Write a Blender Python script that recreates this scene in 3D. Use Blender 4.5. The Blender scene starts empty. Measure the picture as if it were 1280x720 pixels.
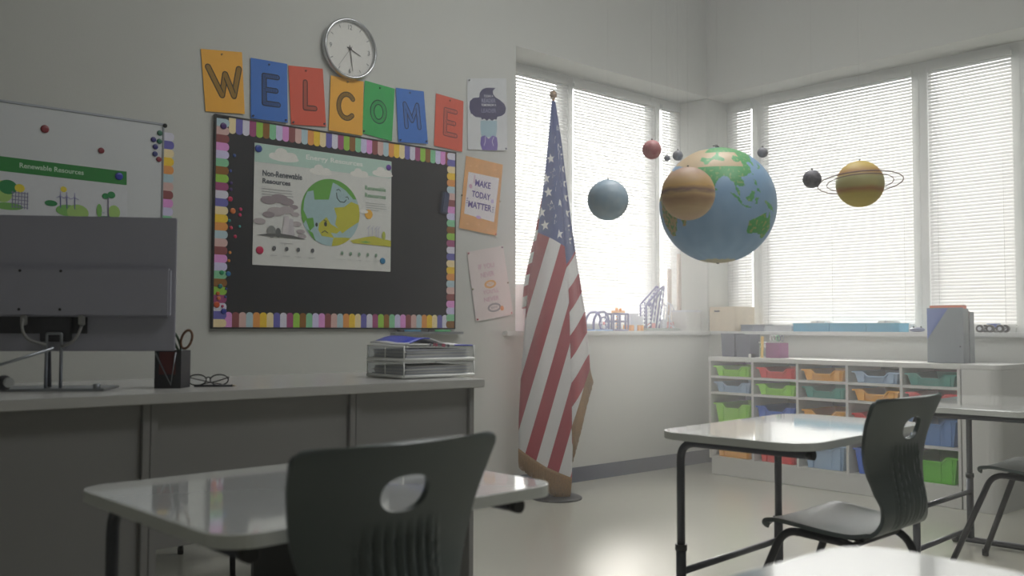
import bpy, bmesh, math, random
from mathutils import Vector, Matrix
random.seed(7)
SC = bpy.context.scene
COL = SC.collection
PI = math.pi

# ------------------------------------------------------------------ materials
def lin(c):
    return tuple((v/255/12.92 if v/255 <= .04045 else ((v/255+.055)/1.055)**2.4) for v in c)

MATS = {}
def mat(name, rgb, rough=.5, metal=0, spec=.5, bump=0, bscale=60, var=0, vscale=8, coat=0, trans=0, alpha=1):
    """rgb in 0-255; var mixes a noise into the colour, bump roughens the surface"""
    if name in MATS: return MATS[name]
    m = bpy.data.materials.new(name); m.use_nodes = True
    nt = m.node_tree; b = nt.nodes['Principled BSDF']
    c = lin(rgb)
    b.inputs['Base Color'].default_value = (*c, 1)
    b.inputs['Roughness'].default_value = rough
    b.inputs['Metallic'].default_value = metal
    b.inputs['Specular IOR Level'].default_value = spec
    b.inputs['Coat Weight'].default_value = coat
    b.inputs['Coat Roughness'].default_value = .05
    b.inputs['Transmission Weight'].default_value = trans
    b.inputs['Alpha'].default_value = alpha
    tc = nt.nodes.new('ShaderNodeTexCoord')
    if var:
        n = nt.nodes.new('ShaderNodeTexNoise'); n.inputs['Scale'].default_value = vscale; n.inputs['Detail'].default_value = 4
        r = nt.nodes.new('ShaderNodeValToRGB')
        r.color_ramp.elements[0].position = .3; r.color_ramp.elements[1].position = .7
        r.color_ramp.elements[0].color = (*[v*(1-var) for v in c], 1)
        r.color_ramp.elements[1].color = (*[min(1, v*(1+var)) for v in c], 1)
        nt.links.new(tc.outputs['Object'], n.inputs['Vector']); nt.links.new(n.outputs['Fac'], r.inputs['Fac'])
        nt.links.new(r.outputs['Color'], b.inputs['Base Color'])
    if bump:
        n2 = nt.nodes.new('ShaderNodeTexNoise'); n2.inputs['Scale'].default_value = bscale; n2.inputs['Detail'].default_value = 3
        bp = nt.nodes.new('ShaderNodeBump'); bp.inputs['Strength'].default_value = bump; bp.inputs['Distance'].default_value = .002
        nt.links.new(tc.outputs['Object'], n2.inputs['Vector']); nt.links.new(n2.outputs['Fac'], bp.inputs['Height'])
        nt.links.new(bp.outputs['Normal'], b.inputs['Normal'])
    MATS[name] = m
    return m

def ink(rgb):                      # printed colours on paper and card
    return mat('print_%d_%d_%d' % tuple(rgb), rgb, .6, spec=.3, var=.03, vscale=30)

def slat_mat():
    m = bpy.data.materials.new('blind_slat'); m.use_nodes = True; nt = m.node_tree
    b = nt.nodes['Principled BSDF']; b.inputs['Base Color'].default_value = (.78, .78, .77, 1); b.inputs['Roughness'].default_value = .45
    t = nt.nodes.new('ShaderNodeBsdfTranslucent'); t.inputs['Color'].default_value = (.8, .8, .78, 1)
    n = nt.nodes.new('ShaderNodeTexNoise'); n.inputs['Scale'].default_value = 3
    mx = nt.nodes.new('ShaderNodeMixShader'); r = nt.nodes.new('ShaderNodeMapRange')
    r.inputs['To Min'].default_value = .11; r.inputs['To Max'].default_value = .13
    nt.links.new(n.outputs['Fac'], r.inputs['Value']); nt.links.new(r.outputs['Result'], mx.inputs['Fac'])
    nt.links.new(b.outputs[0], mx.inputs[1]); nt.links.new(t.outputs[0], mx.inputs[2])
    nt.links.new(mx.outputs[0], nt.nodes['Material Output'].inputs['Surface'])
    return m

def glass_mat(name='window_glass', tint=(1, 1, 1), gloss=.06, rough=.02):
    if name in MATS: return MATS[name]
    m = bpy.data.materials.new(name); m.use_nodes = True; nt = m.node_tree
    nt.nodes.remove(nt.nodes['Principled BSDF'])
    t = nt.nodes.new('ShaderNodeBsdfTransparent'); t.inputs['Color'].default_value = (*tint, 1)
    g = nt.nodes.new('ShaderNodeBsdfGlossy'); g.inputs['Roughness'].default_value = rough
    mx = nt.nodes.new('ShaderNodeMixShader'); fr = nt.nodes.new('ShaderNodeLayerWeight'); fr.inputs['Blend'].default_value = .15
    mr = nt.nodes.new('ShaderNodeMapRange'); mr.inputs['To Min'].default_value = gloss; mr.inputs['To Max'].default_value = .6
    nt.links.new(fr.outputs['Fresnel'], mr.inputs['Value']); nt.links.new(mr.outputs['Result'], mx.inputs['Fac'])
    nt.links.new(t.outputs[0], mx.inputs[1]); nt.links.new(g.outputs[0], mx.inputs[2])
    nt.links.new(mx.outputs[0], nt.nodes['Material Output'].inputs['Surface'])
    MATS[name] = m
    return m

def vinyl(nt, b, col, k=.12):
    """thin inflated vinyl: part of the daylight shines through the ball"""
    t = nt.nodes.new('ShaderNodeBsdfTranslucent'); x = nt.nodes.new('ShaderNodeMixShader'); x.inputs['Fac'].default_value = k
    nt.links.new(col, t.inputs['Color']); nt.links.new(b.outputs[0], x.inputs[1]); nt.links.new(t.outputs[0], x.inputs[2])
    nt.links.new(x.outputs[0], nt.nodes['Material Output'].inputs['Surface'])

def ramp_mat(name, stops, mode, rough=.5, scale=3, dist=0):
    """planet skins: colour bands along the object's own z ('band') or a noise ('noise')"""
    m = bpy.data.materials.new(name); m.use_nodes = True; nt = m.node_tree; b = nt.nodes['Principled BSDF']
    b.inputs['Roughness'].default_value = rough
    tc = nt.nodes.new('ShaderNodeTexCoord'); r = nt.nodes.new('ShaderNodeValToRGB')
    while len(r.color_ramp.elements) < len(stops): r.color_ramp.elements.new(.5)
    for e, (p, c) in zip(r.color_ramp.elements, stops): e.position = p; e.color = (*lin(c), 1)
    n = nt.nodes.new('ShaderNodeTexNoise'); n.inputs['Scale'].default_value = scale; n.inputs['Detail'].default_value = 6
    if mode == 'noise':
        nt.links.new(tc.outputs['Generated'], n.inputs['Vector']); nt.links.new(n.outputs['Fac'], r.inputs['Fac'])
    else:
        mp = nt.nodes.new('ShaderNodeMapping'); mp.inputs['Scale'].default_value = (1, 1, 4)
        nt.links.new(tc.outputs['Generated'], mp.inputs['Vector']); nt.links.new(mp.outputs[0], n.inputs['Vector'])
        sx = nt.nodes.new('ShaderNodeSeparateXYZ'); nt.links.new(tc.outputs['Generated'], sx.inputs[0])
        ma = nt.nodes.new('ShaderNodeMath'); ma.operation = 'MULTIPLY_ADD'; ma.inputs[1].default_value = dist
        nt.links.new(n.outputs['Fac'], ma.inputs[0]); nt.links.new(sx.outputs['Z'], ma.inputs[2])
        sb = nt.nodes.new('ShaderNodeMath'); sb.operation = 'SUBTRACT'; sb.inputs[1].default_value = dist*.5
        nt.links.new(ma.outputs[0], sb.inputs[0]); nt.links.new(sb.outputs[0], r.inputs['Fac'])
    nt.links.new(r.outputs['Color'], b.inputs['Base Color']); vinyl(nt, b, r.outputs['Color'])
    return m

def attr_mat(name, attr, rough=.5):
    m = bpy.data.materials.new(name); m.use_nodes = True; nt = m.node_tree; b = nt.nodes['Principled BSDF']
    a = nt.nodes.new('ShaderNodeAttribute'); a.attribute_name = attr
    nt.links.new(a.outputs['Color'], b.inputs['Base Color']); b.inputs['Roughness'].default_value = rough; vinyl(nt, b, a.outputs['Color'])
    return m

M = dict(
    wall=mat('wall_paint', (196, 197, 192), .75, spec=.2, bump=.25, bscale=180, var=.015, vscale=2),
    ceil=mat('ceiling_paint', (215, 215, 212), .9, spec=.1, var=.01),
    frame=mat('window_frame_white', (208, 210, 208), .4, var=.01),
    sill=mat('sill_white', (205, 206, 204), .3, var=.01),
    plinth=mat('skirting_grey', (66, 72, 94), .5, var=.04, vscale=5),
    desk=mat('desk_laminate_grey', (136, 135, 134), .45, var=.02, vscale=4),
    desktop=mat('worktop_laminate_light', (184, 183, 180), .22, var=.02, vscale=4),
    unit=mat('unit_laminate_white', (200, 200, 196), .4, var=.01),
    table=mat('tabletop_gloss_grey', (214, 217, 216), .06, spec=1.0, var=.01, coat=1),
    tedge=mat('tabletop_edge', (218, 220, 216), .4, var=.02),
    steel=mat('dark_steel', (74, 76, 84), .35, metal=.5, var=.05),
    cap=mat('black_plastic', (18, 18, 20), .4, var=.05),
    chair=mat('chair_plastic_grey', (80, 90, 90), .33, spec=.8, bump=.12, bscale=400, var=.03),
    chairleg=mat('chair_tube_dark', (52, 52, 58), .35, metal=.5, var=.04),
    monitor=mat('monitor_shell_grey', (160, 160, 172), .42, spec=.5, var=.02),
    monitor2=mat('monitor_recess_dark', (52, 52, 58), .5, var=.02),
    alu=mat('aluminium', (150, 154, 160), .3, metal=.8, var=.03),
    cable=mat('cable_grey', (140, 140, 138), .5, var=.02),
    black=mat('board_slate', (20, 20, 27), .45, spec=.4, var=.06, vscale=3),
    white=mat('whiteboard_enamel', (205, 208, 210), .25, var=.01),
    paper=mat('paper_white', (222, 221, 216), .7, var=.01),
    chrome=mat('chrome', (190, 192, 195), .18, metal=.9, var=.02),
    thread=mat('nylon_thread', (210, 210, 210), .4, var=.01, alpha=.15),
    wood=mat('pale_wood', (205, 190, 165), .6, var=.06, vscale=14),
    gold=mat('gold_fringe', (142, 104, 56), .6, bump=.6, bscale=250, var=.25, vscale=120),
    clear=glass_mat('clear_plastic', (.93, .94, .95), .08, .08),
    dark=mat('dark_plastic', (38, 38, 44), .45, var=.05),
)
M['slat'] = slat_mat(); M['glass'] = glass_mat()

def floor_mat():
    m = mat('floor_lino', (186, 185, 174), .24, spec=.5); nt = m.node_tree; b = nt.nodes['Principled BSDF']
    tc = nt.nodes.new('ShaderNodeTexCoord')
    n = nt.nodes.new('ShaderNodeTexNoise'); n.inputs['Scale'].default_value = 1.1; n.inputs['Detail'].default_value = 2
    n2 = nt.nodes.new('ShaderNodeTexNoise'); n2.inputs['Scale'].default_value = 160; n2.inputs['Detail'].default_value = 2
    r = nt.nodes.new('ShaderNodeValToRGB'); c = lin((186, 185, 174))
    r.color_ramp.elements[0].position = .25; r.color_ramp.elements[1].position = .75
    r.color_ramp.elements[0].color = (*[v*.95 for v in c], 1); r.color_ramp.elements[1].color = (*[v*1.04 for v in c], 1)
    ad = nt.nodes.new('ShaderNodeMath'); ad.operation = 'MULTIPLY_ADD'; ad.inputs[1].default_value = .5; 
    nt.links.new(tc.outputs['Object'], n.inputs['Vector']); nt.links.new(tc.outputs['Object'], n2.inputs['Vector'])
    h = nt.nodes.new('ShaderNodeMath'); h.operation = 'MULTIPLY'; h.inputs[1].default_value = .5
    nt.links.new(n2.outputs['Fac'], h.inputs[0])
    nt.links.new(n.outputs['Fac'], ad.inputs[0]); nt.links.new(h.outputs[0], ad.inputs[2])
    nt.links.new(ad.outputs[0], r.inputs['Fac']); nt.links.new(r.outputs['Color'], b.inputs['Base Color'])
    mr = nt.nodes.new('ShaderNodeMapRange'); mr.inputs['To Min'].default_value = .2; mr.inputs['To Max'].default_value = .26
    nt.links.new(n.outputs['Fac'], mr.inputs['Value']); nt.links.new(mr.outputs['Result'], b.inputs['Roughness'])
    return m
M['floor'] = floor_mat()

# ------------------------------------------------------------------ mesh builder
class MB:
    def __init__(s): s.bm = bmesh.new(); s.mats = []
    def mi(s, m):
        if isinstance(m, str): m = M[m]
        if m not in s.mats: s.mats.append(m)
        return s.mats.index(m)
    def face(s, vs, m, smooth=False):
        try: f = s.bm.faces.new(vs)
        except ValueError: return None
        f.material_index = s.mi(m); f.smooth = smooth; return f
    def poly(s, pts, m):
        return s.face([s.bm.verts.new(p) for p in pts], m)
    def box(s, x0, x1, y0, y1, z0, z1, m, bev=0, T=None):
        b2 = bmesh.new(); bmesh.ops.create_cube(b2, size=1)
        for v in b2.verts: v.co = Vector(((x0+x1)/2+v.co.x*(x1-x0), (y0+y1)/2+v.co.y*(y1-y0), (z0+z1)/2+v.co.z*(z1-z0)))
        if bev: bmesh.ops.bevel(b2, geom=b2.edges[:], offset=bev, segments=2, affect='EDGES')
        s.add(b2, m, T, smooth=False)
        return s
    def add(s, b2, m, T=None, smooth=False):
        k = s.mi(m); mp = {}
        for v in b2.verts: mp[v] = s.bm.verts.new(T @ v.co if T else v.co)
        for f in b2.faces:
            try: g = s.bm.faces.new([mp[v] for v in f.verts])
            except ValueError: continue
            g.material_index = k; g.smooth = smooth
        b2.free()
    def cyl(s, p, q, r, m, r2=None, n=16, caps=True):
        p, q = Vector(p), Vector(q); r2 = r if r2 is None else r2
        d = (q-p).normalized(); a = d.orthogonal().normalized(); b = d.cross(a)
        A = [s.bm.verts.new(p+(a*math.cos(t)+b*math.sin(t))*r) for t in [2*PI*i/n for i in range(n)]]
        B = [s.bm.verts.new(q+(a*math.cos(t)+b*math.sin(t))*r2) for t in [2*PI*i/n for i in range(n)]]
        for i in range(n): s.face([A[i], A[(i+1) % n], B[(i+1) % n], B[i]], m, True)
        if caps: s.face(A[::-1], m); s.face(B, m)
        return s
    def tube(s, pts, r, m, n=10, round_=0, steps=6):
        pts = [Vector(p) for p in pts]
        if round_:
            out = [pts[0]]
            for i in range(1, len(pts)-1):
                a, b, c = pts[i-1], pts[i], pts[i+1]
                k = min(round_, (a-b).length*.48, (c-b).length*.48)
                u = b+(a-b).normalized()*k; w = b+(c-b).normalized()*k
                for j in range(steps+1):
                    t = j/steps; out.append(u*(1-t)**2+b*2*t*(1-t)+w*t*t)
            out.append(pts[-1]); pts = out
        rings = []; prev = None
        for i, p in enumerate(pts):
            d = (pts[min(i+1, len(pts)-1)]-pts[max(i-1, 0)]).normalized()
            a = d.orthogonal().normalized() if prev is None else (prev-d*prev.dot(d)).normalized()
            prev = a; b = d.cross(a)
            rings.append([s.bm.verts.new(p+(a*math.cos(2*PI*k/n)+b*math.sin(2*PI*k/n))*r) for k in range(n)])
        for A, B in zip(rings, rings[1:]):
            for i in range(n): s.face([A[i], A[(i+1) % n], B[(i+1) % n], B[i]], m, True)
        s.face(rings[0][::-1], m); s.face(rings[-1], m)
        return s
    def sph(s, c, r, m, n=24, sc=(1, 1, 1)):
        b2 = bmesh.new(); bmesh.ops.create_uvsphere(b2, u_segments=n, v_segments=n//2+2, radius=r)
        for v in b2.verts: v.co = Vector((v.co.x*sc[0], v.co.y*sc[1], v.co.z*sc[2]))+Vector(c)
        s.add(b2, m, None, True); return s
    def prism(s, pts, z0, z1, m, me=None, T=None):
        """horizontal outline extruded between two heights; me = material of the sides"""
        f = (lambda p: T @ Vector(p)) if T else Vector
        A = [s.bm.verts.new(f((x, y, z0))) for x, y in pts]; B = [s.bm.verts.new(f((x, y, z1))) for x, y in pts]
        s.face(A[::-1], m); s.face(B, m)
        for i in range(len(pts)):
            s.face([A[i], A[(i+1) % len(pts)], B[(i+1) % len(pts)], B[i]], me or m)
        return s
    def lathe(s, c, prof, m, n=24):
        c = Vector(c); rings = []
        for r, z in prof: rings.append([s.bm.verts.new(c+Vector((r*math.cos(2*PI*k/n), r*math.sin(2*PI*k/n), z))) for k in range(n)])
        for A, B in zip(rings, rings[1:]):
            for i in range(n): s.face([A[i], A[(i+1) % n], B[(i+1) % n], B[i]], m, True)
        s.face(rings[0][::-1], m); s.face(rings[-1], m); return s
    def build(s, name, parent=None, origin=None, local=False):
        """world coordinates unless local; a part is stored relative to its parent's location"""
        bmesh.ops.recalc_face_normals(s.bm, faces=s.bm.faces[:])
        o = Vector((0, 0, 0))
        if parent is not None and not local: o = worldloc(parent)
        elif origin is not None: o = Vector(origin)
        if o.length: bmesh.ops.translate(s.bm, verts=s.bm.verts[:], vec=-o)
        me = bpy.data.meshes.new(name); s.bm.to_mesh(me); s.bm.free()
        for m in s.mats: me.materials.append(m)
        ob = bpy.data.objects.new(name, me); COL.objects.link(ob)
        if parent is not None:
            ob.parent = parent
        elif origin is not None: ob.location = o
        return ob

def worldloc(o):
    v = Vector(o.location)
    while o.parent: o = o.parent; v += o.location
    return v

def tag(o, label=None, cat=None, group=None, kind=None):
    if label: o['label'] = label
    if cat: o['category'] = cat
    if group: o['group'] = group
    if kind: o['kind'] = kind
    return o
def empty(name, loc, label, cat, group=None):
    o = bpy.data.objects.new(name, None); COL.objects.link(o); o.location = loc; o.empty_display_size = .1
    return tag(o, label, cat, group)
def struct(mb, name, parent=None):
    o = mb.build(name, parent)
    if parent is None: o['kind'] = 'structure'
    return o
def copy_tree(o, parent=None):
    c = o.copy(); COL.objects.link(c)
    if parent is not None: c.parent = parent
    for ch in list(o.children): copy_tree(ch, c)
    return c
def smooth_mod(o, sub=0, solid=0, offset=0, bev=0):
    if solid:
        m = o.modifiers.new('thickness', 'SOLIDIFY'); m.thickness = solid; m.offset = offset
    if bev:
        m = o.modifiers.new('bevel', 'BEVEL'); m.width = bev; m.segments = 2; m.limit_method = 'ANGLE'
    if sub:
        m = o.modifiers.new('sub', 'SUBSURF'); m.levels = sub; m.render_levels = sub

# ------------------------------------------------------------------ room shell
YA, XB, TH = 4.53, 6.08, .36        # wall planes and wall thickness
X0, Y0, ZC = -2.6, -3.6, 3.9
WX0, WZ0, WZ1, WY0 = 4.03, 1.0, 2.90, 2.0   # openings: left edge, sill, head, near end of the right wall's opening

b = MB(); b.box(X0-.3, XB+TH, Y0-.3, YA+TH, -.1, 0, 'floor'); struct(b, 'floor')
b = MB(); b.box(X0-.3, XB+TH, Y0-.3, YA+TH, ZC, ZC+.1, 'ceil'); struct(b, 'ceiling')
b = MB(); b.box(X0-.3, WX0, YA, YA+TH, 0, ZC, 'wall')
b.box(WX0, XB, YA, YA+TH, 0, WZ0, 'wall'); b.box(WX0, XB, YA, YA+TH, WZ1, ZC, 'wall'); struct(b, 'wall_left')
b = MB(); b.box(XB, XB+TH, Y0-.3, WY0, 0, ZC, 'wall')
b.box(XB, XB+TH, WY0, YA+TH, 0, WZ0, 'wall'); b.box(XB, XB+TH, WY0, YA+TH, WZ1, ZC, 'wall')
b.box(XB+.012, XB+TH, YA+.012, YA+TH, WZ0, WZ1, 'wall', bev=.006); struct(b, 'wall_right')
b = MB(); b.box(X0-.3, X0, Y0, YA, 0, ZC, 'wall'); struct(b, 'wall_side')
b = MB(); b.box(X0, XB, Y0-.3, Y0, 0, ZC, 'wall'); struct(b, 'wall_back')
b = MB(); b.box(X0, XB, YA-.012, YA, 0, .1, 'plinth', bev=.002); struct(b, 'baseboard_left')
b = MB(); b.box(XB-.012, XB, Y0, YA-.012, 0, .1, 'plinth', bev=.002); struct(b, 'baseboard_right')
b = MB(); b.box(3.92, XB+.02, YA-.045, YA+.30, 1.0, 1.03, 'sill', bev=.006); struct(b, 'trim_1')
b = MB(); b.box(XB-.045, XB+.30, WY0-.05, YA-.05, 1.0, 1.03, 'sill', bev=.006); struct(b, 'trim_2')

# windows: each has a frame and a pane; each blind hangs in front of its window
def window(n, axis, a0, a1, depth0):
    """axis 'x': in the left wall, spans x; axis 'y': in the right wall, spans y"""
    def B(mb, u0, u1, d0, d1, z0, z1, m, bev=.003):
        if axis == 'x': mb.box(u0, u1, YA+d0, YA+d1, z0, z1, m, bev)
        else: mb.box(XB+d0, XB+d1, u0, u1, z0, z1, m, bev)
    o = bpy.data.objects.new('window_%d' % n, None); COL.objects.link(o); o['kind'] = 'structure'
    o.location = ((a0+a1)/2, YA+.3, 1.03) if axis == 'x' else (XB+.3, (a0+a1)/2, 1.03)
    f = MB(); w = .055
    B(f, a0, a0+w, .28, .35, 1.03, WZ1, 'frame'); B(f, a1-w, a1, .28, .35, 1.03, WZ1, 'frame')
    B(f, a0+w, a1-w, .28, .35, WZ1-.07, WZ1, 'frame'); B(f, a0+w, a1-w, .28, .35, 1.03, 1.09, 'frame')
    f.build('window_frame', o)
    g = MB(); B(g, a0+w, a1-w, .322, .328, 1.09, WZ1-.07, 'glass', 0); g.build('window_pane', o)

def blind(axis, a0, a1, label, tilt, flip=1):
    c = (a0+a1)/2; ztop = 2.815; zbot = 1.075
    base = (c, YA+.255, zbot) if axis == 'x' else (XB+.255, c, zbot)
    o = empty('venetian_blind', base, label, 'window blind', 'venetian blinds in the corner windows')
    h = (a1-a0)/2
    def P(u, d, z): return (base[0]+u, base[1]+d, base[2]+z) if axis == 'x' else (base[0]+d, base[1]+u, base[2]+z)
    s = MB(); pitch = .0228; n = int((ztop-zbot-.02)/pitch)+1
    ct, st = math.cos(tilt), math.sin(tilt)
    for i in range(n):
        z = .02+i*pitch+random.uniform(-.0006, .0006)
        prof = [(-.0132, 0), (-.004, .0022), (.004, .0022), (.0132, 0)]
        rows = []
        for (d, e) in prof:
            dd, zz = d*ct-e*st, d*st+e*ct
            rows.append([s.bm.verts.new(P(-h, dd, z+zz)), s.bm.verts.new(P(h, dd, z+zz))])
        for A, Bv in zip(rows, rows[1:]): s.face([A[0], A[1], Bv[1], Bv[0]], 'slat', True)
    s.build('slats', o)
    r = MB()
    def bx(u0, u1, d0, d1, z0, z1):
        p, q = P(u0, d0, z0), P(u1, d1, z1); r.box(min(p[0], q[0]), max(p[0], q[0]), min(p[1], q[1]), max(p[1], q[1]), p[2], q[2], 'frame', .002)
    bx(-h, h, -.016, .016, ztop-zbot, ztop-zbot+.035); r.build('headrail', o)
    r = MB(); bx(-h, h, -.012, .012, -.012, .006); r.build('bottom_rail', o)
    c_ = MB(); k = max(2, int(2*h/.45)+1)
    for i in range(k):
        u = -h+.06+(2*h-.12)*i/(k-1) if 2*h > .35 else (-h+.05 if i == 0 else h-.05)
        for d in (-.0135, .0135): c_.cyl(P(u, d, 0), P(u, d, ztop-zbot), .0011, 'frame', n=6)
    c_.build('ladder_cords', o)
    return o

window(1, 'x', WX0, 4.785, 0); window(2, 'x', 4.785, 5.775, 0); window(3, 'x', 5.775, XB+.012, 0)
window(4, 'y', 4.245, YA+.012, 0); window(5, 'y', 2.945, 4.245, 0); window(6, 'y', 2.29, 2.945, 0); window(7, 'y', WY0, 2.29, 0)
TA, TB = math.radians(57), math.radians(57)
blind('x', 4.07, 4.755, 'narrow white blind in the window beside the flag finial', TA)
blind('x', 4.815, 5.735, 'broad white blind in the window behind the flag and blue planet', TA)
blind('x', 5.82, 6.05, 'slim white blind nearest the corner in the wall of the posters', TA)
blind('y', 4.29, 4.52, 'slim white blind between the corner and the broad blind above the wooden box', TB)
blind('y', 2.985, 4.20, 'broad white blind behind the ringed yellow planet', TB)
blind('y', 2.33, 2.87, 'white blind above the grey file box, right of the broad one', TB)

# ------------------------------------------------------------------ prints on flat sheets
_txt = {}
def text_data(s, bold=0.0):
    if (s, bold) in _txt: return _txt[(s, bold)]
    c = bpy.data.curves.new('t', 'FONT'); c.body = s; c.size = 1; c.offset = bold; c.fill_mode = 'FRONT'; c.resolution_u = 3
    o = bpy.data.objects.new('t', c); COL.objects.link(o)
    bpy.context.view_layer.update()
    me = bpy.data.meshes.new_from_object(o.evaluated_get(bpy.context.evaluated_depsgraph_get()))
    vs = [(v.co.x, v.co.y) for v in me.vertices]; fs = [list(p.vertices) for p in me.polygons]
    bpy.data.objects.remove(o); bpy.data.curves.remove(c); bpy.data.meshes.remove(me)
    x0 = min(v[0] for v in vs); x1 = max(v[0] for v in vs); y0 = min(v[1] for v in vs); y1 = max(v[1] for v in vs)
    _txt[(s, bold)] = ([((x-x0)/(x1-x0), (y-y0)/(y1-y0)) for x, y in vs], fs, (x1-x0)/(y1-y0))
    return _txt[(s, bold)]

class Sheet:
    """art in unit coordinates (u right, v up) on the quad TL TR BR BL of a vertical wall at depth off"""
    def __init__(s, quad, off, th=.0008, curl=0):
        s.q = quad; s.off = off; s.th = th; s.curl = curl
        (ax, az), (bx, bz), (cx, cz), (dx, dz) = quad
        s.w = ((bx-ax)+(cx-dx))/2; s.h = ((az-dz)+(bz-cz))/2
        s.mb = MB(); s.art = MB(); s.k = 0
    def P(s, u, v, k=0):
        (ax, az), (bx, bz), (cx, cz), (dx, dz) = s.q
        tx, tz = ax+(bx-ax)*u, az+(bz-az)*u; ox, oz = dx+(cx-dx)*u, dz+(cz-dz)*u
        cv = s.curl*(1-v)*(.4+.6*u)
        return (ox+(tx-ox)*v, YA-s.off-cv-(.0008 if k else 0)-k*.00005, oz+(tz-oz)*v)
    def sheet(s, m, name, parent, nx=6, ny=8, rad=0):
        g = [[s.mb.bm.verts.new(s.P(i/nx, j/ny)) for j in range(ny+1)] for i in range(nx+1)]
        for i in range(nx):
            for j in range(ny): s.mb.face([g[i][j], g[i+1][j], g[i+1][j+1], g[i][j+1]], m, False)
        o = s.mb.build(name, parent); smooth_mod(o, solid=s.th, offset=0); return o
    def next(s): s.k += 1
    def poly(s, pts, m, k=None):
        s.k += 1
        # cut long outlines fan-wise through bmesh's own filling
        s.art.poly([s.P(u, v, s.k) for u, v in pts], m)
    def rect(s, u0, u1, v0, v1, m): s.poly([(u0, v0), (u1, v0), (u1, v1), (u0, v1)], m)
    def ell(s, u, v, ru, rv, m, n=28, a0=0, a1=360):
        s.poly([(u+ru*math.cos(math.radians(a0+(a1-a0)*i/n)), v+rv*math.sin(math.radians(a0+(a1-a0)*i/n))) for i in range(n)], m)
    def stroke(s, pts, w, m):
        """round-ended stroke; w in metres"""
        s.k += 1; W, H = s.w, s.h
        for (a, b), (c, d) in zip(pts, pts[1:]):
            dx, dz = (c-a)*W, (d-b)*H; L = math.hypot(dx, dz) or 1e-6; t = math.atan2(dz, dx); out = []
            for i in range(9):
                th = t+PI/2+PI*i/8; out.append((a+w/2*math.cos(th)/W, b+w/2*math.sin(th)/H))
            for i in range(9):
                th = t-PI/2+PI*i/8; out.append((c+w/2*math.cos(th)/W, d+w/2*math.sin(th)/H))
            s.art.poly([s.P(u, v, s.k) for u, v in out], m)
    def text(s, t, u0, v0, h, m, bold=.012, width=None, anchor='l'):
        """h = letter height in v; width (in u) squeezes the line to fit"""
        vs, fs, asp = text_data(t, bold)
        w = width if width else asp*h*s.h/s.w
        if anchor == 'c': u0 -= w/2
        if anchor == 'r': u0 -= w
        s.k += 1
        V = [s.art.bm.verts.new(s.P(u0+x*w, v0+y*h, s.k)) for x, y in vs]
        for f in fs: s.art.face([V[i] for i in f], m)
    def done(s, parent, name='print'):
        return s.art.build(name, parent)

def disc(x, z, r, rgb, off, label, cat, name, group, th=.006):
    mb = MB(); m = mat('magnet_%d_%d_%d' % rgb, rgb, .3, var=.03)
    y = YA-off
    rings = []
    for rr, dy in [(r, 0), (r, th*.6), (r*.85, th*.95), (r*.4, th)]:
        rings.append([mb.bm.verts.new((x+rr*math.cos(2*PI*k/16), y-dy, z+rr*math.sin(2*PI*k/16))) for k in range(16)])
    for A, B in zip(rings, rings[1:]):
        for i in range(16): mb.face([A[i], A[(i+1) % 16], B[(i+1) % 16], B[i]], m, True)
    mb.face(rings[0], m); mb.face(rings[-1], m, True)
    return tag(mb.build(name, origin=(x, y, z)), label, cat, group)

def pin(x, z, off, rgb, label, group='drawing pins on the wall'):
    m = mat('pin_%d_%d_%d' % rgb, rgb, .35, var=.02); mb = MB(); y = YA
    mb.cyl((x, y-off+.0005, z), (x, y-off-.004, z), .0055, m, r2=.0035, n=12)
    mb.cyl((x, y-off-.004, z), (x, y-off-.006, z), .005, m, r2=.0045, n=12)
    mb.cyl((x, y-.0002, z), (x, y-off, z), .0006, m, n=6)
    return tag(mb.build('push_pin', origin=(x, y-off, z)), label, 'pin', group)

# WELCOME cards
OY, OB, OR, OG = (238, 172, 45), (44, 110, 196), (214, 82, 55), (38, 170, 84)
K = {'W': [[(.14, .72), (.44, .28), (.55, .62), (.74, .28), (.9, .72)]],
     'E': [[(.72, .74), (.36, .74), (.36, .28), (.74, .28)], [(.36, .51), (.68, .51)]],
     'L': [[(.46, .74), (.42, .3), (.7, .3)]],
     'C': [[(.5+.24*math.cos(math.radians(a)), .49+.22*math.sin(math.radians(a))) for a in range(42, 325, 16)]],
     'O': [[(.5+.21*math.cos(math.radians(a)), .48+.18*math.sin(math.radians(a))) for a in range(0, 365, 15)]],
     'M': [[(.3, .3), (.28, .72), (.5, .42), (.72, .72), (.74, .3)]]}
cards = [
 ('W', OY, (150, 112, 28), (40, 32, 18), [(1.901, 2.449), (2.121, 2.476), (2.14, 2.154), (1.931, 2.136)], 'yellow'),
 ('E', OB, (46, 88, 150), (14, 22, 44), [(2.169, 2.456), (2.378, 2.463), (2.385, 2.144), (2.174, 2.138)], 'blue'),
 ('L', OR, (170, 74, 54), (48, 18, 20), [(2.387, 2.457), (2.596, 2.478), (2.619, 2.158), (2.407, 2.139)], 'red orange'),
 ('C', OY, (156, 116, 32), (46, 34, 20), [(2.646, 2.45), (2.86, 2.453), (2.852, 2.14), (2.636, 2.141)], 'yellow'),
 ('O', OG, (38, 158, 82), (14, 46, 50), [(2.869, 2.462), (3.074, 2.449), (3.055, 2.136), (2.852, 2.155)], 'green'),
 ('M', OB, (56, 104, 178), (20, 28, 70), [(3.08, 2.456), (3.282, 2.469), (3.314, 2.155), (3.101, 2.137)], 'blue'),
 ('E', OR, (214, 92, 70), (96, 36, 46), [(3.375, 2.474), (3.589, 2.46), (3.577, 2.14), (3.362, 2.151)], 'red orange')]
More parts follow.
